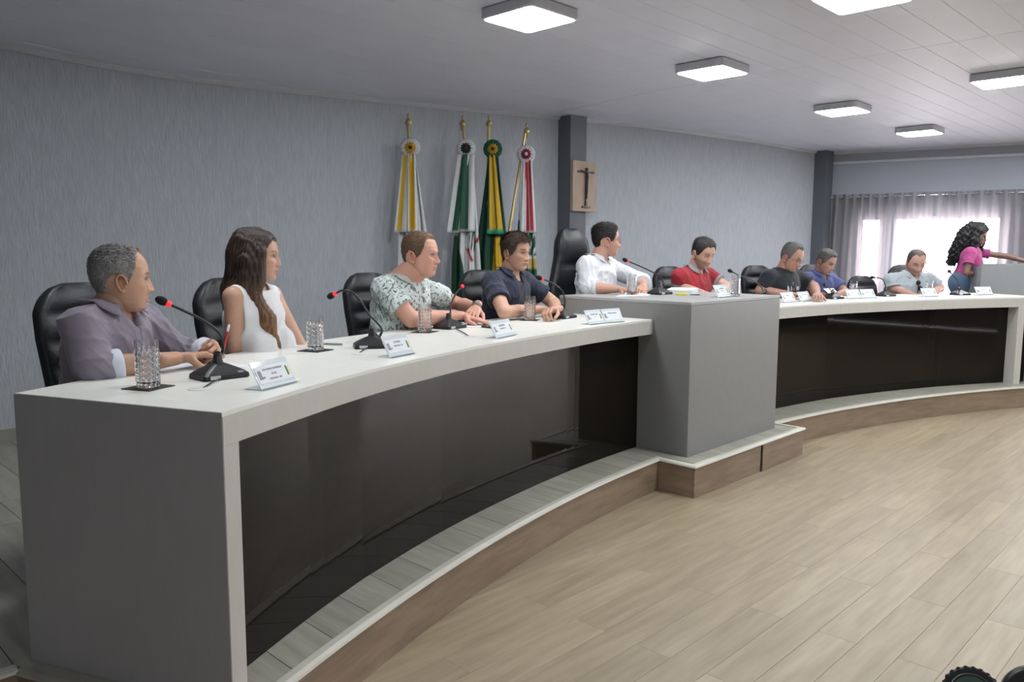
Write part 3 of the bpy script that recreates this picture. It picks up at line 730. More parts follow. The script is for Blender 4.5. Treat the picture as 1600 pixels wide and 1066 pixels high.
    if sp.get('collar'):
        cm, ch_, op = sp['collar']; n = 30; G = []
        for i in range(n):
            a = rad(op+(360-2*op)*i/(n-1)); dr = F*math.cos(a)+L*math.sin(a); fr = math.cos(a)
            lift = .030-.030*max(0, fr)
            r0 = rn*1.10; tip = ch_*(1+.55*max(0, fr)**2)
            AX = (hb-Nb).normalized(); fp = max(0, fr); zb = .034-.034*fp; ze = .056-.088*fp; ax = AX*(.3+.7*(1-fp))+Z*.7*fp
            ax.normalize(); re = r0+.012+ch_*.74+.036*fp
            G.append([Nb+dr*r0+ax*zb*hs, Nb+dr*(r0+.001)+AX*(zb+.024)*hs, Nb+dr*(r0+.009)+AX*(zb+.027)*hs, Nb+dr*(r0*.45+re*.55+.003)+ax*(zb*.4+ze*.6+.010)*hs, Nb+dr*re+ax*ze*hs])
        v, f = sheet(np.array([[p[:] for p in g] for g in G]), .0035); mk('collar', v-off, f, cm, root, smooth=True)
    for i, (C, d, r, ln) in enumerate(cuffs):
        cm = sp.get('cuffm')
        if not cm: continue
        mb = MB(); dd = Vector(d).normalized(); pts = [C-dd*ln*.9, C-dd*ln*.5, C, C+dd*.006, C+dd*.004]; mb.tube(pts, [r, r*1.03+.001, r*1.02+.002, r, r*.8], 18, cap=True)
        mb.build('cuff', cm, root, smooth=True, off=off)
    # trousers and shoes
    tm = sp.get('trousers', None) or cloth('dark_trousers', (.035, .04, .055)); hv = sp.get('tvox', .014)
    T = [cap(Pl-L*.06-Z*.0, Pl+L*.06, .135*bulk**.5, k=.05)]; SH = []
    for sg in (-1, 1):
        if stand:
            hip = Pl+L*sg*.085-Z*.04; kn = Vector((hip.x, hip.y, ZD+.48))+F*.02+L*sg*.01; an = Vector((kn.x, kn.y, ZD+.09))-F*.01
        else:
            hip = Pl+L*sg*.09-Z*.02; kn = hip+F*.36+L*sg*.03; kn.z = ZD+.50; an = Vector((kn.x, kn.y, ZD+.10))-F*.04
        T += [cap(hip, kn, .085 if not stand else .092, .062, k=.05), cap(kn, an, .064, .048, k=.03)]
        SH += [cap(an-Z*.055-F*.03, an-Z*.062+F*.13, .036, .032, k=.02), cap(an-Z*.03, an-Z*.05, .042, k=.02)]
    V, Q = sdf_mesh(T, hv); mk('trousers', V-off, Q, tm, root, smooth=True)
    V, Q = sdf_mesh(SH, .010); mk('shoes', V-off, Q, mat('shoe_leather', (.02, .018, .016), .35, noise=.2), root, smooth=True)
    # hair
    if sp.get('hair'):
        v, f, c = hair_cap(sp, *sp.get('hres', (90, 64)))
        PP = [(v*hs @ RHn.T+np.array(H)-off, f, c)]
        if sp.get('hairfn'): PP += sp['hairfn'](H, RH, Nb, F, L, off)
        v, f, c = join(PP); mk('hair', v, f, m_hair, root, smooth=True, cols=c)
    if sp.get('glasses'):
        mb = MB()
        for sg in (-1, 1):
            mb.tube([Vector((.0985, sg*.032, .0))+Vector((-.004*abs(math.cos(a)) if sg*math.cos(a) > 0 else 0, sg*0+.024*math.cos(a), .017*math.sin(a)-.002)) for a in [rad(20*i) for i in range(19)]], .0016, 6, cap=False)
            mb.tube([(.096, sg*.056, .004), (.06, sg*.079, .006), (-.01, sg*.082, .004), (-.02, sg*.080, -.012)], .0018, 6)
        mb.tube([(.0985, -.009, .003), (.103, 0, .006), (.0985, .009, .003)], .0016, 6)
        v = np.array(mb.v)*hs @ RHn.T+np.array(H)-off; g = mk('glasses', v, mb.f, mat('spectacle_frame', sp['glasses'], .3, noise=.05), root, smooth=True)
    return root, dict(F=F, L=L, Nb=Nb, RH=RH, H=H, off=off, mid=mid, Sc=Sc, SR=SR, SL=SL)

# ------------------------------------------------------------------ chairs
m_lea = mat('black_leather', (.013, .015, .019), .46, noise=.25, nscale=14, bump=.12, bscale=90, spec=.5)
m_plast = mat('black_plastic', (.02, .02, .022), .35, noise=.1)
m_chr = mat('chrome', (.6, .6, .62), .15, metal=1., noise=.04)
def back_shell(zs, ws, xs, th, ridges, root, name='backrest'):
    nv, nu = 40, 22; V = []; F = []
    for i in range(nv+1):
        v = i/nv; z = zs[0]+(zs[-1]-zs[0])*v
        e = min(1, (1-abs(2*v-1))*9)**.5 if v > .5 else min(1, v*14)**.5
        tt_ = min(1, (1-v)/.20); e2 = math.sqrt(max(0, 1-(1-tt_)**2)); w_ = np.interp(z, zs, ws)*(.42+.58*e2 if v > .5 else .80+.20*e); x = np.interp(z, zs, xs); t = th*(.35+.65*min(1, (1-abs(2*v-1))*5)**.5)
        rg = sum(a*math.exp(-((z-c)/s_)**2) for c, s_, a in ridges)
        for j in range(nu):
            a = 2*math.pi*j/nu; ca, sa = math.cos(a), math.sin(a)
            y = w_*math.copysign(abs(sa)**.75, sa); q = t*math.copysign(abs(ca)**.6, ca)
            bow = .05*(y/w_)**2 if w_ else 0
            V.append((x+bow+q*(.55 if ca > 0 else .45)+(rg*max(0, ca)*(1-(y/w_)**4) if ca > 0 else 0), y, z))
    for i in range(nv):
        for j in range(nu): F.append((i*nu+j, i*nu+(j+1) % nu, (i+1)*nu+(j+1) % nu, (i+1)*nu+j))
    F += [tuple(range(nu-1, -1, -1)), tuple(nv*nu+j for j in range(nu))]
    return mk(name, V, F, m_lea, root, smooth=True)
def chair_base(r):
    MB().box((.02, 0, .44), (.50, .50, .10), bev=.04).build('seat', m_lea, r, smooth=True)
    MB().tube([(0, 0, .09), (0, 0, .40)], .028, 12).build('gas_column', m_plast, r)
    for k in range(5):
        a = rad(72*k+20); c, s_ = math.cos(a), math.sin(a)
        leg = MB().tube([(0.02*c, .02*s_, .10), (.15*c, .15*s_, .095), (.29*c, .29*s_, .07)], [.026, .022, .015], 8).build('base_leg', m_plast, r)
        MB().tube([(.29*c-.012*s_, .29*s_+.012*c, .029), (.29*c+.012*s_, .29*s_-.012*c, .029)], .028, 12).build('castor', m_plast, leg)
    for sg in (-1, 1):
        MB().tube(bez([(-.18, sg*.255, .42), (-.16, sg*.29, .55), (-.05, sg*.30, .64), (.10, sg*.30, .645), (.17, sg*.295, .60), (.16, sg*.28, .50), (.08, sg*.255, .42)], 18), .018, 8).build('armrest', m_plast, r, smooth=True)
def make_chair(z1=1.16):
    r = empty('office_chair', cat='chair')
    back_shell([.52, .60, .75, .95, 1.05, z1], [.20, .235, .255, .255, .245, .21], [-.215, -.235, -.262, -.30, -.318, -.335], .10,
               [(1.045, .016, -.016), (.99, .03, .014), (.935, .015, -.016), (.885, .028, .014), (.835, .014, -.016), (.74, .05, .016)], r)
    chair_base(r); return r
def make_exec():
    r = empty('executive_chair', cat='chair')
    back_shell([.50, .62, .80, 1.0, 1.12, 1.25, 1.38, 1.475], [.22, .26, .285, .27, .22, .175, .165, .15], [-.22, -.245, -.27, -.30, -.32, -.335, -.345, -.355], .13,
               [(1.19, .02, -.022), (1.33, .09, .035), (1.0, .02, -.014), (.86, .02, -.014), (.93, .04, .016)], r)
    chair_base(r); return r
def W2(px, py, R):
    best = min((abs(math.hypot(Pd(px, py, d*.01).x-CX, Pd(px, py, d*.01).y-CY)-R), d*.01) for d in range(150, 1100))[1]
    return Pd(px, py, best)
ch = make_chair(); GC = 'black leather chairs behind the benches'
chairs = [(123, 472, 10.78, -62, 'black leather chair behind the man in the mauve shirt'),
          (352, 460, 10.72, -66, 'black leather chair behind the woman in the white sleeveless top'),
          (572, 460, 10.76, -72, 'black leather chair behind the man in the leaf-print polo shirt'),
          (748, 440, 10.76, -82, 'black leather chair behind the man in the navy polo shirt'),
          (1043, 430, 10.70, -92, 'black leather chair behind the man in the red polo shirt'),
          (1179, 430, 10.72, -98, 'black leather chair behind the man in the black t-shirt'),
          (1268, 430, 10.86, -104, 'black leather chair behind the man in the blue shirt'),
          (1340, 440, 10.62, -112, 'empty black leather chair between the blue shirt and the pale grey shirt'),
          (1412, 430, 10.66, -118, 'black leather chair behind the man in the pale grey shirt')]
for i, (px, py, R, yw, lab) in enumerate(chairs):
    p = W2(px, py, R); yw = rad(yw); loc = (p.x+.30*math.cos(yw), p.y+.30*math.sin(yw), ZD)
    if i == 0: ch.location = loc; ch.rotation_euler = (0, 0, yw); tag(ch, lab, 'chair', GC)
    else:
        c = dup(ch, loc, yw, lab, GC)
        if i == 7: c.scale = (.9, .80, .90)
ex = make_exec(); p = W2(888, 400, 10.72); ex.location = (p.x+.33*math.cos(rad(-97)), p.y+.33*math.sin(rad(-97)), ZD); ex.rotation_euler = (0, 0, rad(-97)); tag(ex, 'tall high-backed black leather chair behind the podium')

# ------------------------------------------------------------------ people
DK = 1.06
s_gray = [(0, .090), (22, .097), (36, .097), (50, .092), (60, .074), (70, .030), (80, -.018), (92, .006), (104, .018), (118, -.005), (135, -.05), (180, -.062)]
m1sh = cloth('mauve_shirt', (.225, .195, .245)); white_c = cloth('white_cuff_cloth', (.62, .66, .74))
P1, K1 = person(dict(label='grey-haired man in a mauve long-sleeved shirt holding a red pen', head=Pd(189, 437, 2.90), hs=1.02, look=(-14, 3, 0), body=-52, skin=(.44, .245, .155), vox=.006, bulk=.98, sw=.168, drop=.155, lean=.12, back=.05,
    sleeve='rolled', shirt=m1sh, slack=.012, wr=.0075, seed=4, collar=(m1sh, .045, 34), vneck=.09, cuffm=white_c, belly=.05, hvox=.003,
    R=dict(e=Pd(146, 578, 2.72), w=Pz(276, 560, 1.105), cuff=.30, cufflen=.05, d=Pz(350, 552, 1.10)-Pz(278, 560, 1.105), n=(.1, -.25, -1), curl=(22, 40, 25), thumb=.75),
    L=dict(e=Pd(292, 560, 3.20), w=Pz(332, 541, 1.12), cuff=.78, cufflen=.05, d=Pz(352, 548, 1.12)-Pz(330, 536, 1.12), n=(-.85, -.3, -.45), curl=(45, 55, 35), thumb=.8),
    iris=(.03, .02, .015), jowl=.05, wide=1.02, nose=.95, mous=.5, beardc=(.10, .08, .07), browc=(.06, .045, .04), neckw=1.0,
    hair=dict(line=s_gray, top=.010, side=.0045, col=(.13, .125, .12), sidec=(.30, .29, .285), gz=.065, seed=2, thin=.35, n=5200, len=.010)))

def w1hair(H, RH, Nb, F, L, off):
    out = []; hd = lambda x, y, z: H+RH @ Vector((x, y, z))*.93
    P = []
    def chain(pts, rs, ax, s_, k=.02):
        for a, b_, r0, r1 in zip(pts, pts[1:], rs, rs[1:]): P.append(cap(a, b_, r0, r1, k=k, ax=ax, s=s_))
    chain([hd(-.005, .0, .09), hd(-.055, -.0, .06), hd(-.075, 0, 0), hd(-.075, 0, -.08), Nb-F*.075-Vector((0, 0, .02)), Nb-F*.09-Vector((0, 0, .18))], [.045, .062, .066, .066, .065, .05], F, 1.15, .04)
    r_ = -L
    chain([hd(.030, -.060, .065), hd(.020, -.074, .015), hd(.010, -.082, -.05), hd(.005, -.080, -.11), Nb+r_*.078+F*.045-Vector((0, 0, .03)), Nb+r_*.072+F*.115-Vector((0, 0, .14)), Nb+r_*.055+F*.135-Vector((0, 0, .26)), Nb+r_*.045+F*.13-Vector((0, 0, .36))],
          [.022, .030, .036, .040, .042, .038, .030, .012], r_, 1.3, .03)
    chain([hd(-.02, -.070, .05), hd(-.03, -.086, -.03), hd(-.025, -.088, -.10), Nb+r_*.085-F*.01-Vector((0, 0, .02)), Nb+r_*.10+F*.05-Vector((0, 0, .12))], [.03, .038, .042, .045, .022], r_, 1.2, .03)
    chain([hd(.030, .062, .065), hd(.012, .078, .0), hd(-.01, .078, -.08), Nb-r_*.07-F*.03, Nb-r_*.06-F*.07-Vector((0, 0, .15))], [.018, .024, .03, .035, .02], r_, 1.3, .03)
    V, Q = sdf_mesh(P, .006)
    n = vnormals(V, Q); Vn = V@np.array(L); Vf = V@np.array(F); a = np.sin(Vn*430+3*np.sin(V[:, 2]*14))+np.sin(Vf*390+2*np.sin(V[:, 2]*11)+1)
    V = V+n*(.0018*a)[:, None]
    def colr(V, a=0): t = np.clip((V[:, 2]-1.16)/.22, 0, 1)[:, None]; return (np.array([.24, .125, .06])*(1-t)+np.array([.038, .022, .016])*t)*(1+.22*np.asarray(a).reshape(-1, 1) if np.ndim(a) else 1)
    out.append((V-off, Q, colr(V, a)))
    r = random.Random(5); mb = MB()
    for i in range(150):
        u = r.random(); o_ = r.uniform(-.045, .045); s0 = hd(.035-.09*u, -.066-.010*math.sin(u*3), .075)
        e = Nb+r_*(.06+o_*.6)+F*(.13+o_*.5-.05*u)-Vector((0, 0, r.uniform(.18, .37)))
        mb.tube(bez([hd(.01-.05*u, -.03, .112), s0, hd(.018-.075*u, -.098+.0*u, -.03), hd(.012-.06*u, -.104, -.10), Nb+r_*(.094+o_*.3)+F*(.06-.06*u+o_*.3)-Vector((0, 0, .06)), e.lerp(Nb, .35)+F*.035+r_*.012, e], 14), [.0028]*11+[.002, .0014, .0006], 5)
    v = np.array(mb.v); out.append((v-off, mb.f, colr(v, np.repeat([r.uniform(-1, 1) for _ in range(150)], 70))))
    return out
PW, KW = person(dict(label='woman with long brown hair in a white sleeveless top', head=Pd(403, 401, 3.52), hs=.94, look=(-42, 2, 0), body=-60, skin=(.50, .28, .185), fem=True, vox=.007, sw=.165, drop=.185, lean=.02, back=.03, shtilt=-.005,
    sleeve='none', shirt=cloth('white_ribbed_top', (.74, .74, .76)), slack=.007, wr=.002, seed=7, neckhole=.022,
    R=dict(e=Pd(366, 566, 3.46), w=Pd(400, 640, 3.3)), L=dict(e=Pd(474, 552, 3.72), w=Pd(470, 620, 3.45)),
    nose=.85, brow=.5, browd=.8, browc=(.10, .06, .045), lip=(.45, .16, .14), hair=dict(col=(.04, .024, .018), top=.012, side=.009, seed=5, line=[(0, .070), (25, .072), (45, .05), (60, .03), (75, .0), (90, -.05), (130, -.08), (180, -.09)]), hairfn=w1hair))
nk = MB(); pts = []
for i in range(25):
    a = rad(-115+230*i/24); d = K1 and (KW['F']*math.cos(a)+KW['L']*math.sin(a)); pts.append(KW['Nb']+d*(.066+.022*max(0, math.cos(a)))+Vector((0, 0, .012-.075*max(0, math.cos(a))**3)))
nk.tube(pts, .0016, 5); pc = pts[12]+KW['F']*.004-Vector((0, 0, .014)); nk.ell(pc[:], (.004, .009, .012), nu=10, nv=8)
nk.build('necklace', mat('gold', (.75, .5, .18), .25, metal=1., noise=.05), PW, smooth=True, off=np.array(PW.location))

# leaf-print cloth
lp = mat('leaf_print_cloth', (.57, .62, .60), .85, bump=.06, bscale=600, noise=.01)
def leafprint(m):
    N = m.node_tree.nodes; Lk = m.node_tree.links; b_ = N['Principled BSDF']; tc = N.new('ShaderNodeTexCoord')
    last = None
    for k, (sc, ang, th0) in enumerate([(34, .5, .60), (40, -1.0, .605), (30, 2.1, .605)]):
        mp = N.new('ShaderNodeMapping'); mp.inputs['Rotation'].default_value = (ang, ang*.7, ang*1.3); mp.inputs['Scale'].default_value = (1, 3.4, 1); Lk.new(tc.outputs['Object'], mp.inputs[0])
        nz = N.new('ShaderNodeTexNoise'); nz.inputs['Scale'].default_value = sc; nz.inputs['Detail'].default_value = 2.5; Lk.new(mp.outputs[0], nz.inputs[0])
        mr = N.new('ShaderNodeMapRange'); mr.inputs[1].default_value = th0; mr.inputs[2].default_value = th0+.025; Lk.new(nz.outputs[0], mr.inputs[0])
        if last is None: last = mr.outputs[0]
        else:
            mx = N.new('ShaderNodeMath'); mx.operation = 'MAXIMUM'; Lk.new(last, mx.inputs[0]); Lk.new(mr.outputs[0], mx.inputs[1]); last = mx.outputs[0]
    mx = N.new('ShaderNodeMix'); mx.data_type = 'RGBA'; mx.inputs[6].default_value = (.57, .63, .61, 1); mx.inputs[7].default_value = (.13, .165, .17, 1); Lk.new(last, mx.inputs[0]); Lk.new(mx.outputs[2], b_.inputs['Base Color'])
leafprint(lp)
s_short = [(0, .074), (22, .076), (38, .068), (50, .048), (60, .018), (70, -.006), (80, -.014), (92, .010), (104, .020), (118, .0), (135, -.045), (180, -.058)]
cream = cloth('cream_collar_cloth', (.55, .55, .50))
P2, K2 = person(dict(label='stocky fair-haired man in a white leaf-print polo shirt', head=Pd(657, 399, 4.50), hs=1.06, look=(-63, 1, 0), body=-66, skin=(.56, .285, .20), vox=.007, bulk=1.12, sw=.18, drop=.178, lean=.04, belly=.0, back=.12,
    sleeve='short', shirt=lp, slack=.011, wr=.006, seed=12, collar=(cream, .040, 28), vneck=.05, cuffm=lp, wide=1.08, jowl=.07, hvox=.0035, neckw=1.2,
    R=dict(e=Pd(643, 499, 4.36), w=Pd(722, 493, 4.70), t=.60, d=Pd(765, 504, 4.66)-Pd(722, 493, 4.70), n=(0, 0, -1), curl=(5, 9, 6), thumb=.1, spread=.06),
    L=dict(e=Pd(716, 476, 5.12), w=Pd(744, 480, 4.80), t=.6, d=Pd(736, 494, 4.66)-Pd(744, 480, 4.80), n=(-.2, -.1, -1), curl=(14, 26, 18), thumb=.25, spread=.08),
    iris=(.10, .14, .16), nose=1.05, browc=(.25, .15, .09), browd=.6, hair=dict(line=[(0, .080), (22, .086), (36, .084), (50, .066), (60, .030), (70, -.002), (80, -.014), (92, .010), (104, .020), (118, .0), (135, -.045), (180, -.058)], top=.009, side=.004, col=(.19, .11, .062), sidec=(.16, .10, .062), seed=8, line_=1, n=4500, len=.010)))
wt = MB(); a_ = Pd(744, 480, 4.80); dv = (Pd(736, 494, 4.66)-a_).normalized(); wt.tube([a_-dv*.010, a_+dv*.010], .0325, 20); wt.box(tuple(a_+Vector((0, 0, .030))), (.034, .034, .010), bev=.003)
wt.build('wristwatch', mat('watch_steel', (.35, .36, .34), .25, metal=.8, noise=.05), P2, smooth=True, off=np.array(P2.location))
navy = cloth('navy_polo_cloth', (.016, .021, .045))
P3, K3 = person(dict(label='brown-haired man in a navy polo shirt with forearms folded on the bench', head=Pd(806, 395, 5.32), hs=1.02, look=(-84, 4, 0), body=-78, skin=(.52, .29, .195), vox=.008, bulk=1.04, sw=.19, drop=.19, lean=.08, back=.06,
    sleeve='short', shirt=navy, slack=.013, wr=.005, seed=21, collar=(navy, .042, 36), vneck=.10, cuffm=navy, hvox=.004,
    R=dict(e=Pz(788, 488, 1.115), w=Pz(846, 483, 1.11), t=.62, d=Pz(868, 483, 1.10)-Pz(846, 483, 1.11), n=(.1, 0, -1), curl=(40, 55, 40), thumb=.7),
    L=dict(e=Pd(866, 474, 5.62), w=Pz(868, 483, 1.13), t=.62, d=Pz(852, 484, 1.13)-Pz(868, 482, 1.13), n=(0, -.3, -1), curl=(35, 50, 35), thumb=.7),
    nose=.95, browc=(.09, .055, .04), res=(96, 84), hair=dict(line=[(0, .062), (22, .064), (38, .062), (50, .046), (60, .015), (70, -.012), (80, -.022), (92, .006), (104, .018), (118, -.002), (135, -.048), (180, -.06)], top=.017, side=.007, fringe=.006, col=(.085, .055, .038), seed=4, n=4200, len=.030, comb=(.3, -1, 0))))
P4, K4 = person(dict(label='dark-haired man with glasses in a white shirt at the podium', head=Pd(947, 376, 6.12), hs=1.06, look=(-40, 2, 0), body=-72, skin=(.52, .28, .20), vox=.009, bulk=1.04, sw=.195, drop=.185, lean=.06, back=.07,
    sleeve='rolled', shirt=cloth('white_shirt_cloth', (.68, .70, .73)), slack=.017, wr=.007, seed=31, collar=(cloth('white_shirt_cloth', (.7, .7, .7)), .040, 30), vneck=.06, cuffm=cloth('white_shirt_cloth', (.7, .7, .7)), hvox=.0045,
    R=dict(e=Pd(920, 450, 5.92), w=Pd(966, 452, 5.80), cuff=.30, cufflen=.03, d=Pd(992, 456, 5.74)-Pd(966, 452, 5.80), n=(0, 0, -1), curl=(25, 35, 25), thumb=.6),
    L=dict(e=Pd(1003, 441, 6.42), w=Pd(1005, 447, 6.02), cuff=.5, cufflen=.03, d=Pd(1001, 458, 5.85)-Pd(1005, 447, 6.02), n=(-.3, 0, -1), curl=(30, 40, 30), thumb=.6),
    browc=(.03, .02, .02), glasses=(.25, .12, .10), res=(90, 80), beard=.12, hair=dict(line=s_short, top=.014, side=.005, col=(.026, .021, .02), seed=6, n=3500, len=.026)))
red = cloth('red_polo_cloth', (.33, .018, .03)); grc = cloth('grey_trim_cloth', (.26, .26, .28))
P5, K5 = person(dict(label='bearded man in a red polo shirt looking down', head=Pd(1098, 396, 6.86), hs=1.07, look=(-104, 22, 0), body=-92, skin=(.50, .29, .21), vox=.012, bulk=1.05, sw=.19, drop=.185, lean=.08, back=.085,
    sleeve='short', shirt=red, slack=.013, wr=.005, seed=41, collar=(grc, .042, 26), vneck=.05, cuffm=grc, hvox=.005, closed=True, beard=.55, mous=.4,
    R=dict(e=Pd(1062, 450, 6.86), w=Pd(1098, 458, 6.50), t=.62, n=(0, 0, -1), curl=(25, 35, 25)), L=dict(e=Pd(1136, 449, 6.98), w=Pd(1118, 459, 6.62), t=.6, n=(0, 0, -1), curl=(25, 35, 25)),
    browc=(.03, .02, .02), res=(84, 76), hair=dict(line=s_short, top=.012, side=.004, col=(.03, .025, .024), seed=9, n=2500, len=.018)))
blk = cloth('black_tshirt_cloth', (.013, .017, .024))
P6, K6 = person(dict(label='grey-haired man with glasses in a black t-shirt with white lettering', head=Pd(1237, 402, 7.55), hs=1.08, look=(-92, 26, 0), body=-98, skin=(.40, .21, .15), vox=.012, bulk=1.12, sw=.195, drop=.175, lean=.10, back=.09,
    sleeve='short', shirt=blk, slack=.013, wr=.005, seed=51, cuffm=blk, hvox=.005, closed=True, glasses=(.35, .33, .32), wide=1.04,
    R=dict(e=Pd(1187, 455, 7.52), w=Pd(1232, 459, 7.35), t=.7, n=(0, 0, -1), curl=(25, 35, 25)), L=dict(e=Pd(1272, 448, 7.70), w=Pz(1277, 460, 1.12), t=.75, n=(0, 0, -1), curl=(30, 35, 25)),
    browc=(.06, .05, .045), res=(84, 76), hair=dict(line=s_gray, top=.012, side=.006, col=(.045, .042, .042), sidec=(.16, .15, .145), gz=.075, seed=10, n=2500, len=.012)))
blu = cloth('blue_shirt_cloth', (.062, .075, .20))
P7, K7 = person(dict(label='man in a blue shirt looking down at his phone', head=Pd(1290, 409, 7.92), hs=1.02, look=(-100, 24, 0), body=-104, skin=(.34, .185, .13), vox=.013, bulk=1.05, sw=.185, drop=.175, lean=.10, back=.08,
    sleeve='short', shirt=blu, slack=.014, wr=.005, seed=61, collar=(blu, .040, 30), vneck=.06, cuffm=blu, hvox=.005, closed=True,
    R=dict(e=Pd(1270, 462, 7.86), w=Pd(1290, 462, 7.62), n=(.2, 0, -1), curl=(30, 35, 25)), L=dict(e=Pd(1322, 458, 8.0), w=Pd(1306, 461, 7.78), n=(0, 0, -1), curl=(30, 35, 25)),
    browc=(.04, .03, .03), res=(80, 72), hair=dict(line=s_short, top=.012, side=.006, col=(.075, .07, .065), sidec=(.12, .11, .10), seed=12)))
pg = cloth('pale_grey_shirt_cloth', (.36, .40, .43))
P8, K8 = person(dict(label='man in a pale grey polo shirt with sunglasses hung at the neck', head=Pd(1431, 410, 8.42), hs=1.10, look=(-140, 26, 0), body=-126, skin=(.40, .22, .165), vox=.013, bulk=1.05, sw=.20, drop=.175, lean=.10, back=.07,
    sleeve='short', shirt=pg, slack=.014, wr=.006, seed=71, collar=(pg, .042, 30), vneck=.07, cuffm=pg, hvox=.005, closed=True, beard=.45, mous=.4,
    R=dict(e=Pd(1396, 452, 8.45), w=Pd(1425, 460, 8.22), n=(.2, 0, -1), t=.75, curl=(30, 35, 25)), L=dict(e=Pd(1468, 450, 8.55), w=Pd(1452, 460, 8.32), n=(0, 0, -1), t=.75, curl=(30, 35, 25)),
    browc=(.04, .03, .03), res=(80, 72), hair=dict(line=s_gray, top=.008, side=.004, col=(.055, .048, .045), seed=13, thin=.3)))
def w2hair(H, RH, Nb, F, L, off):
    out = []; hd = lambda x, y, z: H+RH @ Vector((x, y, z)); P = []
    pts = [hd(0, 0, .085), hd(-.06, -.02, .06), hd(-.10, -.03, -.02), hd(-.11, -.03, -.12), hd(-.14, -.04, -.24), hd(-.17, -.05, -.36)]
    for a, b_, r0, r1 in zip(pts, pts[1:], [.075, .09, .10, .10, .085], [.09, .10, .10, .085, .05]): P.append(cap(a, b_, r0, r1, k=.04))
    pts = [hd(.01, -.07, .05), hd(0, -.09, -.06), hd(.0, -.09, -.18), hd(.0, -.08, -.32)]
    for a, b_, r0, r1 in zip(pts, pts[1:], [.04, .045, .045], [.045, .045, .02]): P.append(cap(a, b_, r0, r1, k=.03))
    pts = [hd(.03, .06, .05), hd(.03, .085, -.06), hd(.07, .08, -.14)]
    for a, b_, r0, r1 in zip(pts, pts[1:], [.04, .045], [.045, .03]): P.append(cap(a, b_, r0, r1, k=.03))
    V, Q = sdf_mesh(P, .012); n = vnormals(V, Q); r = np.random.RandomState(3); d = sum(np.sin(V@(r.randn(3)*90)+r.rand()*6) for _ in range(6)); V = V+n*(.004*d)[:, None]
    out.append((V-off, Q, np.array([.012, .010, .012]))); rr = random.Random(9); mb = MB()
    for i in range(110):
        k = rr.randrange(len(V)); p = Vector(V[k]); q = Vector(n[k]); pl_ = []; ph = rr.random()*6; ln = rr.uniform(.05, .13)
        for j in range(12): t = j/11; pl_.append(p+q*.012*math.sin(3*t+.3)+Vector((.010*math.sin(ph+t*14), .010*math.cos(ph+t*14), -ln*t)))
        mb.tube(pl_, [.0045*(1-.6*j/11) for j in range(12)], 5)
    out.append((np.array(mb.v)-off, mb.f, np.array([.012, .010, .012]))); return out
P9, K9 = person(dict(label='standing woman with long curly black hair in a pink t-shirt', head=Pd(1527, 369, 9.55), hs=1.0, look=(-84, 14, 0), body=-80, stand=True, fem=True, skin=(.16, .085, .06), vox=.012, sw=.17, drop=.19, lean=.10, back=.045,
    sleeve='short', shirt=cloth('pink_tshirt_cloth', (.36, .05, .19)), slack=.012, wr=.004, seed=81, cuffm=cloth('pink_tshirt_cloth', (1, 1, 1)), hvox=.005, closed=False,
    trousers=cloth('blue_denim', (.07, .12, .20)), R=dict(e=Pd(1510, 427, 9.42), w=Pd(1529, 429, 9.52), t=.55, n=(0, 0, -1), d=(.75, .6, .1), curl=(30, 35, 30)), L=dict(e=Pd(1575, 401, 9.62), w=Pd(1606, 409, 9.5), t=.45, n=(0, 0, -1), curl=(10, 15, 12)),
    browc=(.02, .012, .01), lip=(.14, .05, .05), nose=.95, res=(80, 72), hair=dict(col=(.012, .010, .012), top=.03, side=.025, seed=14, line=[(0, .066), (30, .064), (50, .04), (70, .0), (90, -.06), (130, -.08), (180, -.09)]), hairfn=w2hair))

# ------------------------------------------------------------------ curtains, lectern, flags, crucifix
def curtain_mat():
    m = bpy.data.materials.new('sheer_grey_curtain'); m.use_nodes = True; nt = m.node_tree; N = nt.nodes; Lk = nt.links
    for n in list(N): N.remove(n)
    out = N.new('ShaderNodeOutputMaterial'); d = N.new('ShaderNodeBsdfDiffuse'); t = N.new('ShaderNodeBsdfTranslucent'); tr = N.new('ShaderNodeBsdfTransparent'); a = N.new('ShaderNodeMixShader'); b_ = N.new('ShaderNodeMixShader')
    tc = N.new('ShaderNodeTexCoord'); nz = N.new('ShaderNodeTexNoise'); nz.inputs['Scale'].default_value = 90; Lk.new(tc.outputs['Object'], nz.inputs[0]); cr = N.new('ShaderNodeMix'); cr.data_type = 'RGBA'
    cr.inputs[6].default_value = (.40, .41, .44, 1); cr.inputs[7].default_value = (.47, .48, .50, 1); Lk.new(nz.outputs[0], cr.inputs[0]); Lk.new(cr.outputs[2], d.inputs[0]); t.inputs[0].default_value = (.52, .46, .49, 1); tr.inputs[0].default_value = (.9, .86, .88, 1)
    a.inputs[0].default_value = .45; b_.inputs[0].default_value = .20; Lk.new(d.outputs[0], a.inputs[1]); Lk.new(t.outputs[0], a.inputs[2]); Lk.new(a.outputs[0], b_.inputs[1]); Lk.new(tr.outputs[0], b_.inputs[2]); Lk.new(b_.outputs[0], out.inputs[0]); return m
m_cur = curtain_mat()
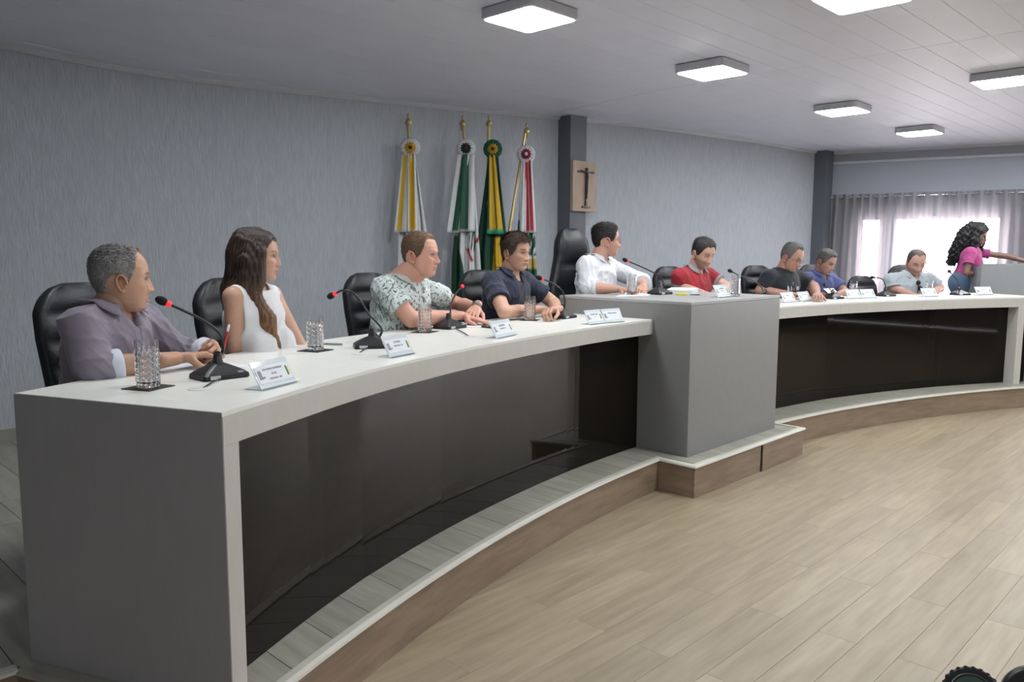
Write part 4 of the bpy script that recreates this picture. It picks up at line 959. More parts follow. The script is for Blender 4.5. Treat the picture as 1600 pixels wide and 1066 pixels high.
def curtain(s0, s1, label, ph, pitch=.115):
    r = empty('curtain', (*fpt((s0+s1)/2, -.12), ZD), label=label, cat='curtain', group=None); off = np.array(r.location)
    n = int((s1-s0)/.008); G = []
    for i in range(n+1):
        s_ = s0+(s1-s0)*i/n; col = []
        for j, z in enumerate([ZD+.03, .8, 1.3, 1.8, 2.1, 2.25, 2.315]):
            am = .038*(1.0-.15*math.sin(z*2+ph)); ss = s_+.012*math.sin(z*2.1+s_*9+ph)
            o = -.12+am*math.sin(2*math.pi*(s_/pitch)+ph)+.012*math.sin(s_*23+z*.8); col.append((*fpt(ss, o), z))
        G.append(col)
    G = np.array(G); nu, nv = G.shape[:2]; F = [(i*nv+j, (i+1)*nv+j, (i+1)*nv+j+1, i*nv+j+1) for i in range(nu-1) for j in range(nv-1)]
    mk('fabric', G.reshape(-1, 3)-off, F, m_cur, r, smooth=True)
    k = 0
    while True:
        s_ = s0+pitch*(.25+.5*k); k += 1
        if s_ > s1-.01 or k > 60: break
        c = Vector((*fpt(s_, -.12), 2.272)); d_ = Vector((FWD[0], FWD[1], 0)); mb = MB(); q = Vector((.9683, .2497, 0))
        mb.tube([c+(q*math.cos(a)+Vector((0, 0, 1))*math.sin(a))*.024 for a in [rad(24*i) for i in range(16)]], .005, 6, cap=False); mb.build('eyelet', m_chr, r, smooth=True, off=off)
curtain(.02, .93, 'grey sheer curtain beside the dark corner pillar', .3); curtain(.95, 1.44, 'grey sheer curtain in the middle, behind the man in pale grey', 1.2, .16); curtain(1.475, 3.6, 'wide grey sheer curtain behind the woman in pink', 2.2, .13)
MB().tube([(*fpt(.0, -.12), 2.272), (*fpt(4.6, -.12), 2.272)], .012, 10).build('curtain_rod', m_chr); tag(bpy.data.objects['curtain_rod'], 'thin chrome curtain rod under the valance over the windows', 'curtain rod')

P0 = Vector((10.52, 2.60, ZD)); dx = Vector((.699, -.715, 0)); dy = Vector((.715, .699, 0)); LZ = 1.364
lec = empty('lectern', (*(P0+dx*.42+dy*.22)[:2], ZD), math.atan2(dx.y, dx.x), 'plain grey lectern in front of the woman in pink', 'lectern')
m_lec = mat('lectern_grey', (.27, .28, .29), .45, noise=.06, nscale=16)
MB().box((0, -.205, (LZ-ZD)/2), (.84, .03, LZ-ZD), bev=.003).build('front_panel', m_lec, lec)
for sg in (-1, 1): MB().box((sg*.405, 0, (LZ-ZD)/2-.02), (.03, .38, LZ-ZD-.04), bev=.003).build('side_panel', m_lec, lec)
MB().box((0, .01, LZ-ZD-.10), (.78, .39, .022), rx=rad(-6), bev=.003).build('sloped_top', m_lec, lec)

m_gold = mat('polished_brass', (.55, .43, .20), .32, metal=1., noise=.04); m_fab = mat('flag_fabric', (1, 1, 1), .75, attr='Col', noise=.10, nscale=18, bump=.06, bscale=500)
WHT, YEL, GRN, DGR, REDc, BLU = (.66, .67, .68), (.62, .38, .02), (.02, .10, .055), (.008, .055, .030), (.38, .025, .035), (.015, .03, .16)
def flag(top, bot, rc, dep, label, cloth_fn, tails, ruf, inner, cen, ztop, wfun, vy=0., g='furled flags on brass poles by the wall'):
    """top / bot: two image-measured points of the pole; everything hangs at one true distance"""
    T = Pd(top[0], top[1], dep); B_ = Pd(bot[0], bot[1], dep); d = (B_-T); B0 = T+d*((T.z-ZD)/-d.z); root = empty('flag', (B0.x, B0.y, ZD), label=label, cat='flag', group=g); off = np.array(root.location)
    dirv = (B0-T).normalized(); hx = Vector((-T.y, T.x, 0)).normalized()*-1       # hx: to the right as seen from the hall
    fx = Vector((T.x, T.y, 0)).normalized()*-1                                    # towards the hall
    pole = MB().tube([T+dirv*.10, B0+Vector((0, 0, .06))], .0135, 12).build('pole', m_gold, root, smooth=True, off=off)
    MB().lathe([(0.002, 0), (.010, -.012), (.013, -.028), (.006, -.040), (.022, -.056), (.030, -.080), (.024, -.098), (.012, -.112), (.018, -.124), (.012, -.14)], c=tuple(T), n=16).build('finial', m_gold, pole, smooth=True, off=off)
    MB().lathe([(.16, 0), (.16, .02), (.05, .05), (.03, .12), (.02, .16)], c=(B0.x, B0.y, ZD), n=24).build('stand', mat('dark_wood', (.06, .035, .02), .4, noise=.2), root, smooth=True, off=off)
    RC = Pd(rc[0], rc[1], dep-.08)
    def disc(r, n, amp, thick, o, wav, pet=0):
        V = [RC+fx*(o+thick)]; F = []
        for j, (q, z) in enumerate([(.35, 1.), (.75, .8), (1., .0), (.98, -.5), (.3, -.6)]):
            for i in range(n):
                a = 2*math.pi*i/n; w_ = 1+(amp*math.cos(a*pet) if pet else amp*.3*math.cos(a*wav/2)); V.append(RC+(hx*math.cos(a)+Vector((0, 0, 1))*math.sin(a))*r*q*w_+fx*(o+thick*z+.006*math.cos(a*wav)*q))
        F += [(0, 1+i, 1+(i+1) % n) for i in range(n)]+[(1+j*n+i, 1+(j+1)*n+i, 1+(j+1)*n+(i+1) % n, 1+j*n+(i+1) % n) for j in range(4) for i in range(n)]+[tuple(1+4*n+i for i in range(n))[::-1]]
        return V, F
    ros = empty('rosette', (0, 0, 0)); ros.parent = root
    V, F = disc(.088, 96, .05, .010, .0, 24); o = mk('ruffle', np.array([v[:] for v in V])-off, F, m_fab, ros, smooth=True, cols=np.tile(ruf, (len(V), 1)))
    V, F = disc(.047, 72, .10, .012, .014, 12, 12); mk('petals', np.array([v[:] for v in V])-off, F, m_fab, ros, smooth=True, cols=np.tile(inner, (len(V), 1)))
    V, F = disc(.017, 24, .0, .008, .028, 6); mk('flower_centre', np.array([v[:] for v in V])-off, F, m_fab, ros, smooth=True, cols=np.tile(cen, (len(V), 1)))
    # ribbon tails: (x at top, x at bottom, width top, width bottom, y bottom, colours across)
    for (xa, xb, wa, wb, yb_, cf, o_) in tails:
        G = []; C = []
        nu, nv = 25, 26
        for i in range(nu):
            u = i/(nu-1)
            for j in range(nv):
                t = j/(nv-1); py = rc[1]+10+(yb_-rc[1]-10)*t; px = xa+(xb-xa)*t+(u-.5)*(wa+(wb-wa)*t)
                G.append(Pd(px, py, dep-.05-o_)+fx*(.03+.008*math.sin(u*9+t*2))); C.append(cf(u, t))
        G = np.array([g_[:] for g_ in G]).reshape(nu, nv, 3); v, f = sheet(G, .003); mk('ribbon', v-off, f, m_fab, root, smooth=True, cols=np.vstack([C, C]))
    nu, nv = 90, 70; G = []; C = []
    for i in range(nu):
        u = i/(nu-1)
        for j in range(nv):
            t = j/(nv-1); xl, xr, py = wfun(t); px = xl+(xr-xl)*u; amp = .012+.03*t
            G.append(Pd(px, py, dep)+fx*(.035+amp*math.sin(u*19+1.5*math.sin(t*2))+.012*math.sin(u*41+t*3))+hx*(.006*math.sin(u*30+t*5))); C.append(cloth_fn(u, t, px, py))
    G = np.array([g_[:] for g_ in G]).reshape(nu, nv, 3); v, f = sheet(G, .004); mk('cloth', v-off, f, m_fab, root, smooth=True, cols=np.vstack([C, C]))
    return root
def strip(*b):
    def fn(u, t):
        if t > .965: return WHT
        for lim, c in b:
            if u < lim: return c
        return b[-1][1]
    return fn
def crest(px, py, cx, cy):
    dx_, dy_ = px-cx, py-cy
    if abs(dx_-.35*dy_+12) < 2.4 and 12 < dy_ < 34: return REDc
    if abs(dx_+.3*dy_-8) < 1.6 and -16 < dy_ < 4: return REDc
    if (dx_/6)**2+(dy_/16)**2 < 1 and math.sin(px*2.3+py*1.7) > .15: return (.05, .10, .06)
    return None
lin = lambda a, b_, t: a+(b_-a)*t
flag((638, 177), (641, 300), (641, 231), 7.05, 'white flag with yellow ribbon stripes, leftmost of the furled flags',
     lambda u, t, px, py: (.05, .05, .06) if (630 < px < 641 and 366 < py < 376 and math.sin(px*2+py) > 0) else WHT,
     [(636, 628, 16, 24, 363, strip((.14, WHT), (.46, YEL), (1, WHT)), .0), (643, 645, 12, 16, 362, strip((.16, WHT), (.78, YEL), (1, WHT)), .012)], WHT, (.62, .32, .02), (.03, .04, .02), 245,
     lambda t: (lin(632, 622, min(1, t*2.2)), lin(650, 669, min(1, t*2.0)), lin(246, 520, t)))
flag((723, 180), (731, 300), (728, 232), 7.3, 'white and dark green flag with green ribbon stripes, second furled flag from the left',
     lambda u, t, px, py: DGR if (py > 368 and px < 716+(py-368)*.13) or (py < 300 and u < .1) else (crest(px, py, 738, 376) or WHT),
     [(724, 708, 20, 20, 364, strip((.38, WHT), (.86, GRN), (1, WHT)), .0), (732, 730, 18, 24, 362, strip((.22, GRN), (.55, GRN), (1, WHT)), .012)], WHT, (.008, .035, .022), (.16, .01, .03), 245,
     lambda t: (lin(720, 706, min(1, t*1.8)), lin(740, 751, min(1, t*1.5)), lin(246, 530, t)))
def br(u, t, px, py):
    if px > 772-(py-372)*.05 and 372 < py < 440 and px < 786+(py-372)*-.02: return YEL
    if px >= 784 and py > 378 and px > 782: return BLU
    return DGR
flag((764, 180), (762, 300), (770, 233), 7.42, 'dark green flag with yellow ribbon, third furled flag from the left', br,
     [(768, 774, 10, 26, 366, lambda u, t: ((.03, .30, .14) if t > .935 else (YEL if abs(u-.36) < .20 or abs(u-.80) < .16 else DGR)), .0)], (.012, .10, .05), (.55, .30, .02), (.015, .03, .02), 245,
     lambda t: (lin(763, 742, min(1, t*1.9)), lin(779, 797, min(1, t*1.5)), lin(246, 530, t)))
flag((823, 192), (812, 262), (822, 241), 7.6, 'white flag with red ribbon stripes, rightmost of the furled flags, near the pillar',
     lambda u, t, px, py: GRN if (px < 815 and 345 < py < 380) or (px > 824 and py > 356 and math.sin(px*.7+py*.22) > -.55 and py < 400) else ((.5, .35, .1) if (abs(px-832) < 5 and abs(py-412) < 7) else (WHT if py < 420 else GRN)),
     [(824, 826, 14, 24, 364, strip((.22, WHT), (.56, REDc), (.62, WHT), (.84, REDc), (1, WHT)), .0), (818, 818, 8, 12, 362, strip((1, WHT)), -.008)], WHT, (.30, .02, .05), WHT, 252,
     lambda t: (lin(815, 805, min(1, t*1.8)), lin(831, 838, min(1, t*1.5)), lin(254, 530, t)))

cr = empty('crucifix_board', (6.591, 5.395, 2.167), label='wooden board with a dark crucifix hung on the grey pillar', cat='crucifix'); off = np.array(cr.location)
MB().box((6.591, 5.397, 2.167), (.392, .04, .52), bev=.004).build('board', mat('pale_wood', (.42, .315, .235), .5, noise=.22, nscale=5, nstretch=(6, 1, 1)), cr, off=off)
m_cr = mat('dark_bronze', (.06, .045, .04), .45, noise=.2); cx_ = 6.60
b = MB(); b.box((cx_, 5.370, 2.15), (.016, .012, .42), bev=.002); b.box((cx_, 5.370, 2.315), (.27, .012, .014), bev=.002); b.box((cx_, 5.368, 1.955), (.13, .018, .018), bev=.003); b.box((cx_, 5.368, 1.985), (.03, .016, .06), bev=.003); b.build('cross', m_cr, cr, off=off)
b = MB(); b.ell((cx_, 5.354, 2.345), (.011, .010, .015)); b.tube([(cx_, 5.356, 2.325), (cx_+.003, 5.354, 2.27), (cx_, 5.356, 2.22), (cx_-.004, 5.352, 2.13), (cx_, 5.358, 2.04)], [.010, .016, .013, .012, .006], 8)
for sg in (-1, 1): b.tube([(cx_, 5.356, 2.312), (cx_+sg*.05, 5.356, 2.318), (cx_+sg*.115, 5.360, 2.330)], [.007, .006, .004], 6)
b.build('figure', m_cr, cr, smooth=True, off=off)
o = MB().box((11.585, 4.965, 2.31), (.055, .05, .10), bev=.006).build('motion_sensor', mat('sensor_white', (.6, .6, .6), .4, noise=.05)); tag(o, 'small white sensor box on the wall beside the corner pillar', 'sensor')

# ------------------------------------------------------------------ things on the benches
m_cut = mat('cut_glass', (.98, .99, 1.), .10, trans=1., ior=1.48, noise=.01); m_water = mat('water', (.97, .99, 1.), .0, trans=1., ior=1.33, noise=.005)
m_coast = mat('black_coaster', (.018, .018, .018), .5, noise=.2)
def make_tumbler():
    r = empty('tumbler', cat='drinking glass'); n = 28; prof = []
    V = []; F = []; H_ = .150
    rows = [0, .002]+[.012+i*.0095 for i in range(12)]+[.126, .146, H_]
    for k, z in enumerate(rows):
        for i in range(n):
            a = 2*math.pi*(i+(.5 if (k % 2 and 2 <= k < 14) else 0))/n; rr_ = .0345+.0015*z/H_
            if 2 <= k < 14: rr_ += .0016 if (i % 2 == 0) else -.0012
            if k == 0: rr_ -= .003
            if z >= .146: rr_ -= .0004
            V.append((rr_*math.cos(a), rr_*math.sin(a), z))
    m_ = len(rows)
    for z, q in ((H_, .0325), (.02, .0305), (.014, .026), (.012, .0)):
        for i in range(n): a = 2*math.pi*i/n; V.append((max(q, .0005)*math.cos(a), max(q, .0005)*math.sin(a), z))
    k_ = m_+4
    for k in range(k_-1):
        for i in range(n):
            i2 = (i+1) % n
            if 2 <= k < 13:
                a0, a1, b0, b1 = k*n+i, k*n+i2, (k+1)*n+i, (k+1)*n+i2
                F += [(a0, a1, b1), (a0, b1, b0)] if k % 2 == 0 else [(a0, a1, b0), (a1, b1, b0)]
            else: F.append((k*n+i, k*n+i2, (k+1)*n+i2, (k+1)*n+i))
    F += [tuple(range(n-1, -1, -1)), tuple((k_-1)*n+i for i in range(n))]
    mk('glass', V, F, m_cut, r)
    MB().lathe([(.0005, .0125), (.0258, .0145), (.0303, .0205), (.0318, .112), (.0005, .112)], n=28, cap=False).build('water', m_water, r, smooth=True)
    return r
tb = make_tumbler(); co0 = MB().box((0, 0, .0015), (.112, .112, .003), bev=.0008).build('coaster', m_coast)
GL = [(232, 606, HD, .003, 'large near cut-glass tumbler of water in front of the man in mauve'), (493, 548, HD, .003, 'cut-glass tumbler in front of the woman in white'), (664, 519, HD, .003, 'tumbler of water in front of the man in the leaf-print shirt'),
      (828, 500.5, HD, .003, 'tumbler of water in front of the man in the navy polo'), (987, 461, PH, .003, 'tumbler of water on the podium before the man in white'), (1238, 465.5, HD, 0, 'tumbler in front of the man in the black t-shirt'),
      (1333, 463, HD, 0, 'tumbler beside the empty chair, on the right bench'), (1451, 461, HD, 0, 'pale tumbler in front of the man in pale grey'), (1148, 463, PH, 0, 'empty-looking tumbler at the right end of the podium top')]
for i, (px, py, z, dz, lab) in enumerate(GL):
    p = Pz(px, py, z)
    if i == 0: tb.location = (p.x, p.y, z+dz); tag(tb, lab, 'drinking glass', 'water tumblers on the benches')
    else: dup(tb, (p.x, p.y, z+dz), rad(17*i), lab, 'water tumblers on the benches')
CO = ['square black coaster under the nearest tumbler', 'square black coaster under the tumbler before the woman in white', 'square black coaster under the tumbler before the leaf-print shirt', 'square black coaster under the tumbler before the navy polo', 'square black coaster under the tumbler on the podium']
for i, lab in enumerate(CO):
    px, py, z = GL[i][:3]; p = Pz(px, py, z); o = co0 if i == 0 else co0.copy()
    if i: COL.objects.link(o)
    o.location = (p.x, p.y, z); o.rotation_euler = (0, 0, rad([25, 20, 22, 30, 5][i])); tag(o, lab, 'coaster', 'black coasters under the tumblers')
o = co0.copy(); COL.objects.link(o); p = Pz(1086, 461, PH); o.location = (p.x, p.y, PH); o.scale = (.8, .6, 1); tag(o, 'small black coaster lying alone on the podium top', 'coaster', 'black coasters under the tumblers')

m_red = mat('red_led_ring', (.5, .02, .02), .4, emit=(1, .04, .04), es=.7, noise=.02); m_foam = mat('black_foam', (.012, .012, .014), .95, noise=.3, nscale=200); m_stick = mat('white_sticker', (.6, .6, .6), .5, noise=.05)
def mic(bp, yaw, stem, label, red=True, hole=None, ls=None, rb=1.0):
    B_ = Vector(bp); r = empty('gooseneck_microphone', B_, yaw, label, 'microphone', 'gooseneck microphones on the benches')
    def rect(hx_, hy, z, c=.012, ox=0):
        P = []
        for sx, sy, a0 in ((1, 1, 0), (-1, 1, 90), (-1, -1, 180), (1, -1, 270)):
            for q in range(4): a = rad(a0+q*30); P.append((ox+sx*(hx_-c)+c*math.cos(a), sy*(hy-c)+c*math.sin(a), z))
        return P
    rg = [rect(.058, .080, .0), rect(.062, .084, .004), rect(.060, .082, .016), rect(.050, .070, .026, .014, -.003), rect(.030, .040, .042, .016, -.008), rect(.018, .018, .052, .016, -.010), rect(.013, .013, .075, .0125, -.010), rect(.012, .012, .085, .0115, -.010)]
    k = 16; V = sum(rg, []); F = [(i*k+j, i*k+(j+1) % k, (i+1)*k+(j+1) % k, (i+1)*k+j) for i in range(7) for j in range(k)]+[tuple(range(k-1, -1, -1)), tuple(7*k+j for j in range(k))]
    mk('base', V, F, m_plast, r)
    MB().box((.0605, -.045, .010), (.003, .036, .012)).build('sticker', m_stick, r)
    MB().box((.052, .050, .020), (.012, .022, .008), bev=.002, ry=rad(25)).build('switch', mat('glossy_button', (.25, .25, .25), .1, noise=.1), r)
    inv = Matrix.Rotation(-yaw, 4, 'Z') @ Matrix.Translation(-B_)
    pts = [Vector((-.010, 0, .080))]+[inv @ Vector(p) for p in stem]; sm = bez([p[:] for p in pts], 30); nr = len(sm)
    st = MB().tube(sm, [.0115 if i < 2 else (.0115-.0065*min(1, (i-1)/6)) for i in range(nr)], 10).build('gooseneck', m_plast, r, smooth=True)
    e = Vector(sm[-1]); d = (e-Vector(sm[-4])).normalized(); q = d.to_track_quat('Z', 'Y').to_matrix()
    if red: MB().tube([e, e+d*.004, e+d*.016, e+d*.018], [.006, .0105, .0105, .008], 14).build('indicator_ring', m_red, r, smooth=True)
    else: MB().tube([e, e+d*.018], [.006, .0105], 14).build('collar', m_plast, r, smooth=True)
    b = MB().ell(tuple(e+d*.034), (.0155, .0155, .022), R=q, nu=16, nv=12); v = np.array(b.v); b.v = (v+RNG.randn(*v.shape)*.0003).tolist(); b.build('foam_windscreen', m_foam, r, smooth=True)
    if hole:
        hp = inv @ Vector(hole); cab = bez([(.045, -.02, .008), (.062, -.03, .006), tuple(hp.lerp(Vector((.06, -.03, .004)), .45)+Vector((0, 0, .004))), (hp.x, hp.y, .001)], 16); MB().tube(cab, .0028, 8).build('cable', m_plast, r, smooth=True)
    return r
def Q(l, d0, d1=None):
    d1 = d1 or d0; return [Pd(x, y, d0+(d1-d0)*i/max(1, len(l)-1)) for i, (x, y) in enumerate(l)]
mic(Pz(343, 590, HD), rad(-88), Q([(347, 553), (348, 533), (340, 518), (318, 501), (290, 487), (268, 477)], 2.80, 2.72), 'black gooseneck microphone in front of the man in mauve, head raised left', hole=Pz(318, 607, HD))
mic(Pz(582, 543, HD), rad(-120), Q([(590, 527), (597, 516), (588, 503), (577, 492), (563, 470), (549, 456), (535, 454), (526, 458)], 3.63, 3.72), 'black gooseneck microphone between the woman in white and the leaf-print shirt', hole=Pz(562, 552, HD))
mic(Pz(703, 513, HD), rad(-80), Q([(704, 493), (704, 482), (707, 470), (713, 458), (721, 449)], 4.50, 4.62), 'black gooseneck microphone in front of the man in the leaf-print shirt', hole=Pz(733, 526, HD))
mic(Pz(880, 497, HD), rad(-80), Q([(882, 480), (882, 466), (877, 453), (862, 442), (850, 437)], 5.20, 5.15), 'black gooseneck microphone in front of the man in the navy polo', hole=Pz(868, 500, HD))
mic(Pz(1031, 460, PH), rad(-90), Q([(1035, 449), (1036, 440), (1026, 429), (1002, 417), (983, 409)], 6.02, 5.95), 'black gooseneck microphone on the podium before the man in white')
mic(Pz(1197, 467, HD), rad(-100), Q([(1193, 456), (1188, 446), (1172, 436), (1157, 431), (1146, 426)], 6.75, 6.70), 'black gooseneck microphone bent towards the man in the red polo', red=False)
mic(Pz(1384, 463, HD), rad(-110), Q([(1384, 454), (1383, 444), (1378, 436), (1368, 434)], 7.95, 7.95), 'black gooseneck microphone in front of the empty chair', red=False)
mic(Pz(1500, 461, HD), rad(-120), Q([(1500, 450), (1497, 440), (1490, 431), (1486, 427)], 8.05, 8.15), 'black gooseneck microphone nearest the lectern', red=False)
mic(Pz(1302, 467, HD), rad(-110), Q([(1300, 458), (1297, 452), (1291, 447)], 7.35, 7.5), 'black gooseneck microphone in front of the man in the blue shirt', red=False)
for i, (px, py) in enumerate([(312, 608), (562, 553), (735, 526), (868, 501)]):
    p = Pz(px, py, HD); MB().lathe([(.036, 0), (.036, .001), (.030, .0022), (.001, .0022)], c=(p.x, p.y, HD+.0003), n=24, cap=False).build('cable_grommet', mat('white_grommet', (.72, .73, .72), .3, noise=.03), lb, smooth=True, off=lb.location)

m_acr = mat('clear_acrylic', (.60, .66, .69), .08, noise=.02, spec=.6); m_paper = mat('white_paper', (.70, .72, .76), .7, noise=.03); m_ink = mat('dark_ink', (.06, .06, .09), .8, noise=.02); m_ink2 = mat('grey_ink', (.26, .29, .30), .8, noise=.02)
m_yel = mat('yellow_ink', (.6, .55, .12), .7, noise=.02); m_grn = mat('green_ink', (.03, .16, .10), .7, noise=.02)
def txt(s_, size, m, parent, loc, rot, name='lettering'):
    c = bpy.data.curves.new(name, 'FONT'); c.body = s_; c.size = size; c.align_x = 'CENTER'; c.align_y = 'CENTER'; c.extrude = .0001; c.materials.append(m)
    t_ = bpy.data.objects.new(name, c); me = bpy.data.meshes.new_from_object(t_); bpy.data.objects.remove(t_)
    o = bpy.data.objects.new(name, me); COL.objects.link(o); o.parent = parent; o.location = loc; o.rotation_euler = rot; return o
def plate(a, b_, z, label, lines, crest_=True, hgt=.095):
    A = Pz(*a, z); B2 = Pz(*b_, z); d = B2-A; w_ = max(.15, min(.22, d.length)); yaw = math.atan2(d.y, d.x); c = (A+B2)/2; r = empty('nameplate', (c.x, c.y, z), yaw, label, 'nameplate', 'acrylic nameplates on the benches')
    ti = rad(62); n = Vector((0, -math.sin(ti), math.cos(ti))); u = Vector((0, math.cos(ti), math.sin(ti)))
    up_ = lambda t, o=0: u*t+n*o
    # folded acrylic: sloping face, base foot behind, small front lip
    G = np.array([[[x, *p] for p in [tuple((up_(.0)+Vector((0, 0, .002)))[1:]), tuple(up_(hgt*.5)[1:]), tuple(up_(hgt)[1:])]] for x in (-w_/2, w_/2)]); v, f = sheet(G, .003); mk('face', v, f, m_acr, r)
    MB().box((0, .030, .0015), (w_, .066, .003), bev=.0006).build('foot', m_acr, r); MB().box((0, -.008, .006), (w_, .014, .0028), rx=rad(-28), bev=.0006).build('front_lip', m_acr, r)
    pc_ = up_(hgt*.50, .0026); MB().box(tuple(pc_), (w_*.93, hgt*.62, .0012), rx=ti).build('card', m_paper, r)
    y = .17
    for k, (s_, sz) in enumerate(lines): q = up_(hgt*(.50+y), .0036); txt(s_, sz, m_ink, r, (0.0, q.y, q.z), (ti, 0, 0)); y -= .175
    q = up_(hgt*.50, .0034)
    b = MB(); b.box((-w_*.38, q.y, q.z), (.016, .030, .0006), rx=ti); b.box((-w_*.38+.012, (up_(hgt*.40, .0034)).y, (up_(hgt*.40, .0034)).z), (.016, .006, .0006), rx=ti); b.build('crest', m_ink2, r)
    if crest_:
        MB().box((w_*.37, q.y, q.z), (.007, .034, .0006), rx=ti).build('emblem', m_grn, r); MB().box((w_*.37+.007, q.y, q.z), (.007, .028, .0006), rx=ti).build('emblem', m_yel, r)
V_ = 'VEREADOR'
plate((408.5, 611), (463, 597), HD, 'acrylic nameplate nearest the camera, before the man in mauve', [('ILDA PEDRO DOMINGOS', .0090), ('DE SAL', .0090), (V_+' - PSD', .0085)])
plate((608.8, 560), (647, 552.8), HD, 'acrylic nameplate in front of the microphone beside the woman in white', [('GI FELIX', .0125), (V_+' - PP', .0090)])
plate((775.5, 529.8), (806, 523.4), HD, 'acrylic nameplate in front of the man in the leaf-print shirt', [('SEGUNDO', .014), (V_+' - PP', .0090)])
plate((921, 508), (945, 505.6), HD, 'left one of two joined nameplates beside the podium', [(V_, .014), ('- PL', .0090)])
plate((946, 505.5), (975, 503.2), HD, 'right one of two joined nameplates beside the podium', [(V_+'ES', .013)], False)
plate((1114, 466.5), (1150, 462.5), PH, 'acrylic nameplate on the podium top', [('PRESIDENTE', .014), (V_, .0090)])
plate((1224, 473.5), (1246, 471.5), HD, 'acrylic nameplate just right of the podium on the right bench', [(V_, .013)])
plate((1250, 472), (1270, 470), HD, 'acrylic nameplate in front of the man in the black t-shirt', [(V_, .013)])
plate((1326, 467.5), (1347, 466.5), HD, 'acrylic nameplate in front of the tumbler beside the empty chair', [(V_, .013)])
plate((1348, 466.5), (1369, 465.8), HD, 'acrylic nameplate left of the microphone at the empty chair', [(V_, .013)])
plate((1442, 464.5), (1467, 463.5), HD, 'acrylic nameplate in front of the man in pale grey', [(V_, .013)])
plate((1527, 461.5), (1552, 461), HD, 'acrylic nameplate at the far right end beside the lectern', [(V_, .013)])

def flatquad(name, pts, z, th, m, label, cat, parent=None):
    P = [Pz(x, y, z) for x, y in pts]; c = sum(P, Vector())/4; b = MB().prism([(p.x-c.x, p.y-c.y) for p in P], 0, th)
    if sum((P[i].x-c.x)*(P[(i+1) % 4].y-c.y)-(P[(i+1) % 4].x-c.x)*(P[i].y-c.y) for i in range(4)) < 0: b.f = [q[::-1] for q in b.f]
    o = b.build(name, m); o.location = (c.x, c.y, z); tag(o, label, cat); return o
flatquad('paper_sheet', [(246, 577), (330, 580), (396, 572), (318, 563)], HD, .0015, m_paper, 'white sheets of paper under the hands of the man in mauve', 'paper')
flatquad('paper_sheet', [(720, 512), (752, 512), (755, 508), (724, 507.5)], HD, .004, m_paper, 'small white paper between the microphone and the phone', 'paper')
flatquad('mobile_phone', [(752, 512), (793, 516.5), (791, 511.5), (757, 508)], HD, .009, mat('black_phone', (.015, .014, .014), .15, noise=.1), 'black mobile phone under the hand of the leaf-print-shirt man', 'phone')
flatquad('pen', [(506, 539.2), (535, 540.2), (535, 539.2), (506, 538.0)], HD, .008, mat('grey_pen', (.25, .25, .24), .4, noise=.05), 'thin grey pen lying right of the tumbler before the woman', 'pen')
flatquad('paper_sheet', [(962, 464), (1012, 462.5), (1022, 458), (975, 458)], PH, .003, m_paper, 'white papers on the podium before the man in white', 'paper')
flatquad('document_stack', [(1040, 459), (1080, 460.5), (1091, 456), (1050, 455)], PH, .030, m_paper, 'thick white document stack on the podium right of its microphone', 'documents')
flatquad('highlighter', [(1056, 461.8), (1074, 462.2), (1074, 460.8), (1056, 460.4)], PH, .012, mat('yellow_plastic', (.55, .50, .04), .4, noise=.04), 'yellow highlighter in front of the document stack', 'highlighter')
flatquad('paper_sheet', [(1282, 465), (1300, 465), (1302, 461.5), (1286, 461.5)], HD, .003, m_paper, 'white papers in front of the man in the blue shirt', 'paper')
flatquad('paper_sheet', [(1405, 463.5), (1440, 463), (1440, 459.5), (1408, 460)], HD, .002, m_paper, 'white papers in front of the man in pale grey', 'paper')
# red pen held by the man in mauve
a_, b_ = Pd(346, 560, 2.93), Pd(358, 507, 2.97); d = (b_-a_); pe = empty('pen', a_, label='red pen held upright by the man in mauve', cat='pen'); off = np.array(a_)
MB().tube([a_, a_+d*.08, a_+d*.78], [.0012, .0042, .0045], 10).build('barrel', mat('red_plastic', (.45, .02, .03), .3, noise=.04), pe, smooth=True, off=off); MB().tube([a_+d*.78, a_+d*.97, b_], [.0047, .0047, .002], 10).build('cap', mat('white_plastic', (.6, .6, .62), .35, noise=.04), pe, smooth=True, off=off)
# phone of the man in blue
a_ = Pd(1298, 455, 7.60); ph = MB().box((0, 0, 0), (.155, .075, .009), bev=.003, rx=rad(35)).build('mobile_phone', mat('black_phone', (.015, .014, .014), .15)); ph.location = a_; ph.rotation_euler = (0, 0, rad(-14)); tag(ph, 'black mobile phone held by the man in the blue shirt', 'phone')
# sunglasses hanging at the neck of the man in pale grey
c = K8['Sc']+K8['F']*.155-Vector((0, 0, .03)); sg_ = empty('sunglasses', c, label='dark sunglasses hung at the neck of the pale grey polo', cat='sunglasses'); LL = K8['L']; FF = K8['F']
for s_ in (-1, 1): b = MB(); b.ell((LL*.012*s_+Vector((0, 0, -.03*s_-.02)))[:], (.014, .024, .028), nu=14, nv=8); b.build('lens', mat('dark_lens', (.01, .01, .012), .1, noise=.05), sg_, smooth=True)
MB().tube([FF*.004+Vector((0, 0, .02)), FF*.002-LL*.012+Vector((0, 0, -.03)), FF*.004-LL*.02+Vector((0, 0, -.10))], .004, 6).build('frame', m_plast, sg_, smooth=True)
# lettering on the black t-shirt
b = MB()
for k, (o_, w_, h_) in enumerate([(-.085, .034, .050), (-.045, .022, .044), (-.012, .020, .020), (.015, .022, .034), (.046, .018, .036), (.074, .022, .034)]):
    p = K6['Sc']-K6['L']*o_*-1+Vector((0, 0, -.105))+K6['F']*(.143-.55*abs(o_)**1.6); b.box(tuple(p), (.004, w_*.8, h_), rz=rad(-98), bev=.001)
b.build('printed_lettering', mat('white_print', (.6, .62, .66), .6, noise=.05), P6, off=np.array(P6.location))

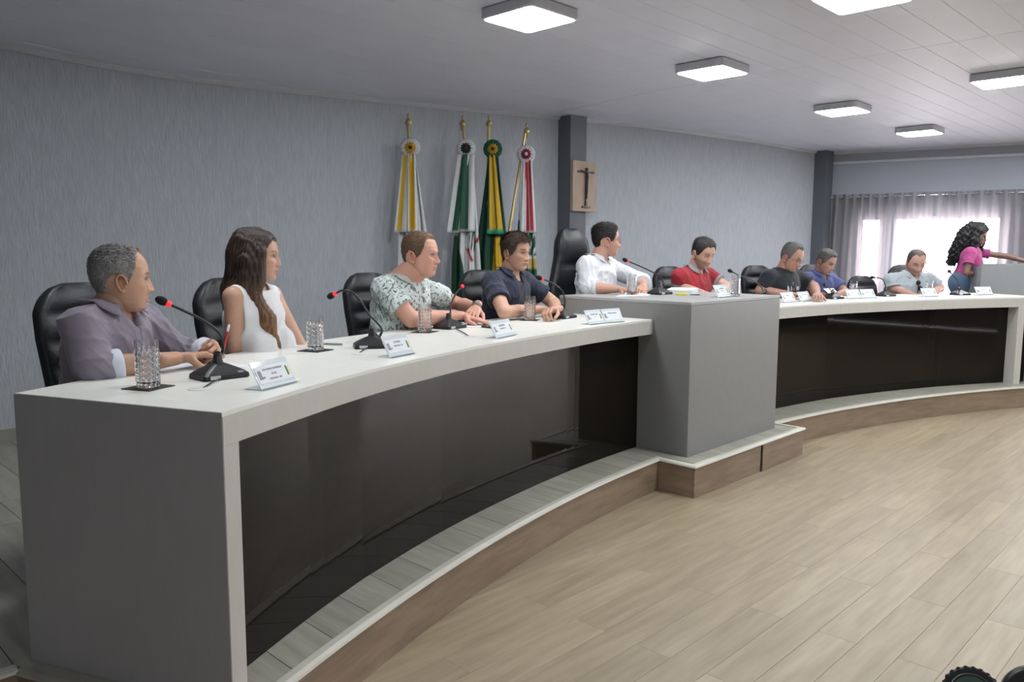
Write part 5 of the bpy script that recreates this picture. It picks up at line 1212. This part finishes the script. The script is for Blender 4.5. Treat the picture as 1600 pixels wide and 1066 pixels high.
# ------------------------------------------------------------------ camera gear at the bottom right
c1 = Pd(1519, 1087, 1.15); vd = (c1-Vector((0, 0, 1.5))).normalized(); ax_ = -vd; q = ax_.to_track_quat('Z', 'Y').to_matrix()
vc = empty('video_camera', (c1.x, c1.y, 0), label='black video camera with ribbed ring on a tripod, cut off by the bottom edge', cat='camera'); off = np.array(vc.location)
V = []; F = []; n = 96
for z, r0 in ((-.05, .036), (-.05, .0385), (0, .0385), (.002, .036)):
    for i in range(n):
        a = 2*math.pi*i/n; rr_ = r0+(.0016 if (i % 4) < 2 and r0 > .037 else 0); V.append(c1+q @ Vector((rr_*math.cos(a), rr_*math.sin(a), z)))
F = [(j*n+i, j*n+(i+1) % n, (j+1)*n+(i+1) % n, (j+1)*n+i) for j in range(3) for i in range(n)]+[tuple(3*n+i for i in range(n)), tuple(range(n))[::-1]]
mk('focus_ring', np.array([v[:] for v in V])-off, F, m_plast, vc)
MB().tube([c1+q @ Vector((.029*math.cos(a), .029*math.sin(a), .003)) for a in [rad(7.5*i) for i in range(49)]], .0011, 6, cap=False).build('silver_ring', m_chr, vc, smooth=True, off=off)
MB().tube([c1+ax_*.001, c1+ax_*.0035], [.028, .026], 32).build('lens_glass', mat('lens_coating', (.05, .09, .07), .05, spec=1., noise=.1), vc, smooth=True, off=off)
c2 = Pd(1622, 1093, 1.16); MB().tube([c2-ax_*.08, c2-ax_*.01, c2, c2+ax_*.004], [.047, .047, .044, .038], 40).build('eyepiece', m_plast, vc, smooth=True, off=off)
MB().box(tuple((c1+c2)/2-ax_*.12-Vector((0, 0, .06))), (.10, .09, .08), bev=.012, rz=YAW).build('camera_body', m_plast, vc, off=off)
hub = (c1+c2)/2-ax_*.10-Vector((0, 0, .10)); MB().tube([hub+Vector((0, 0, .07)), hub-Vector((0, 0, .12))], .016, 12).build('tripod_column', m_plast, vc, smooth=True, off=off)
for k in range(3):
    a = rad(20+120*k); MB().tube([hub, (hub.x+.32*math.cos(a), hub.y+.32*math.sin(a), .012)], [.014, .009], 10).build('tripod_leg', m_plast, vc, smooth=True, off=off)
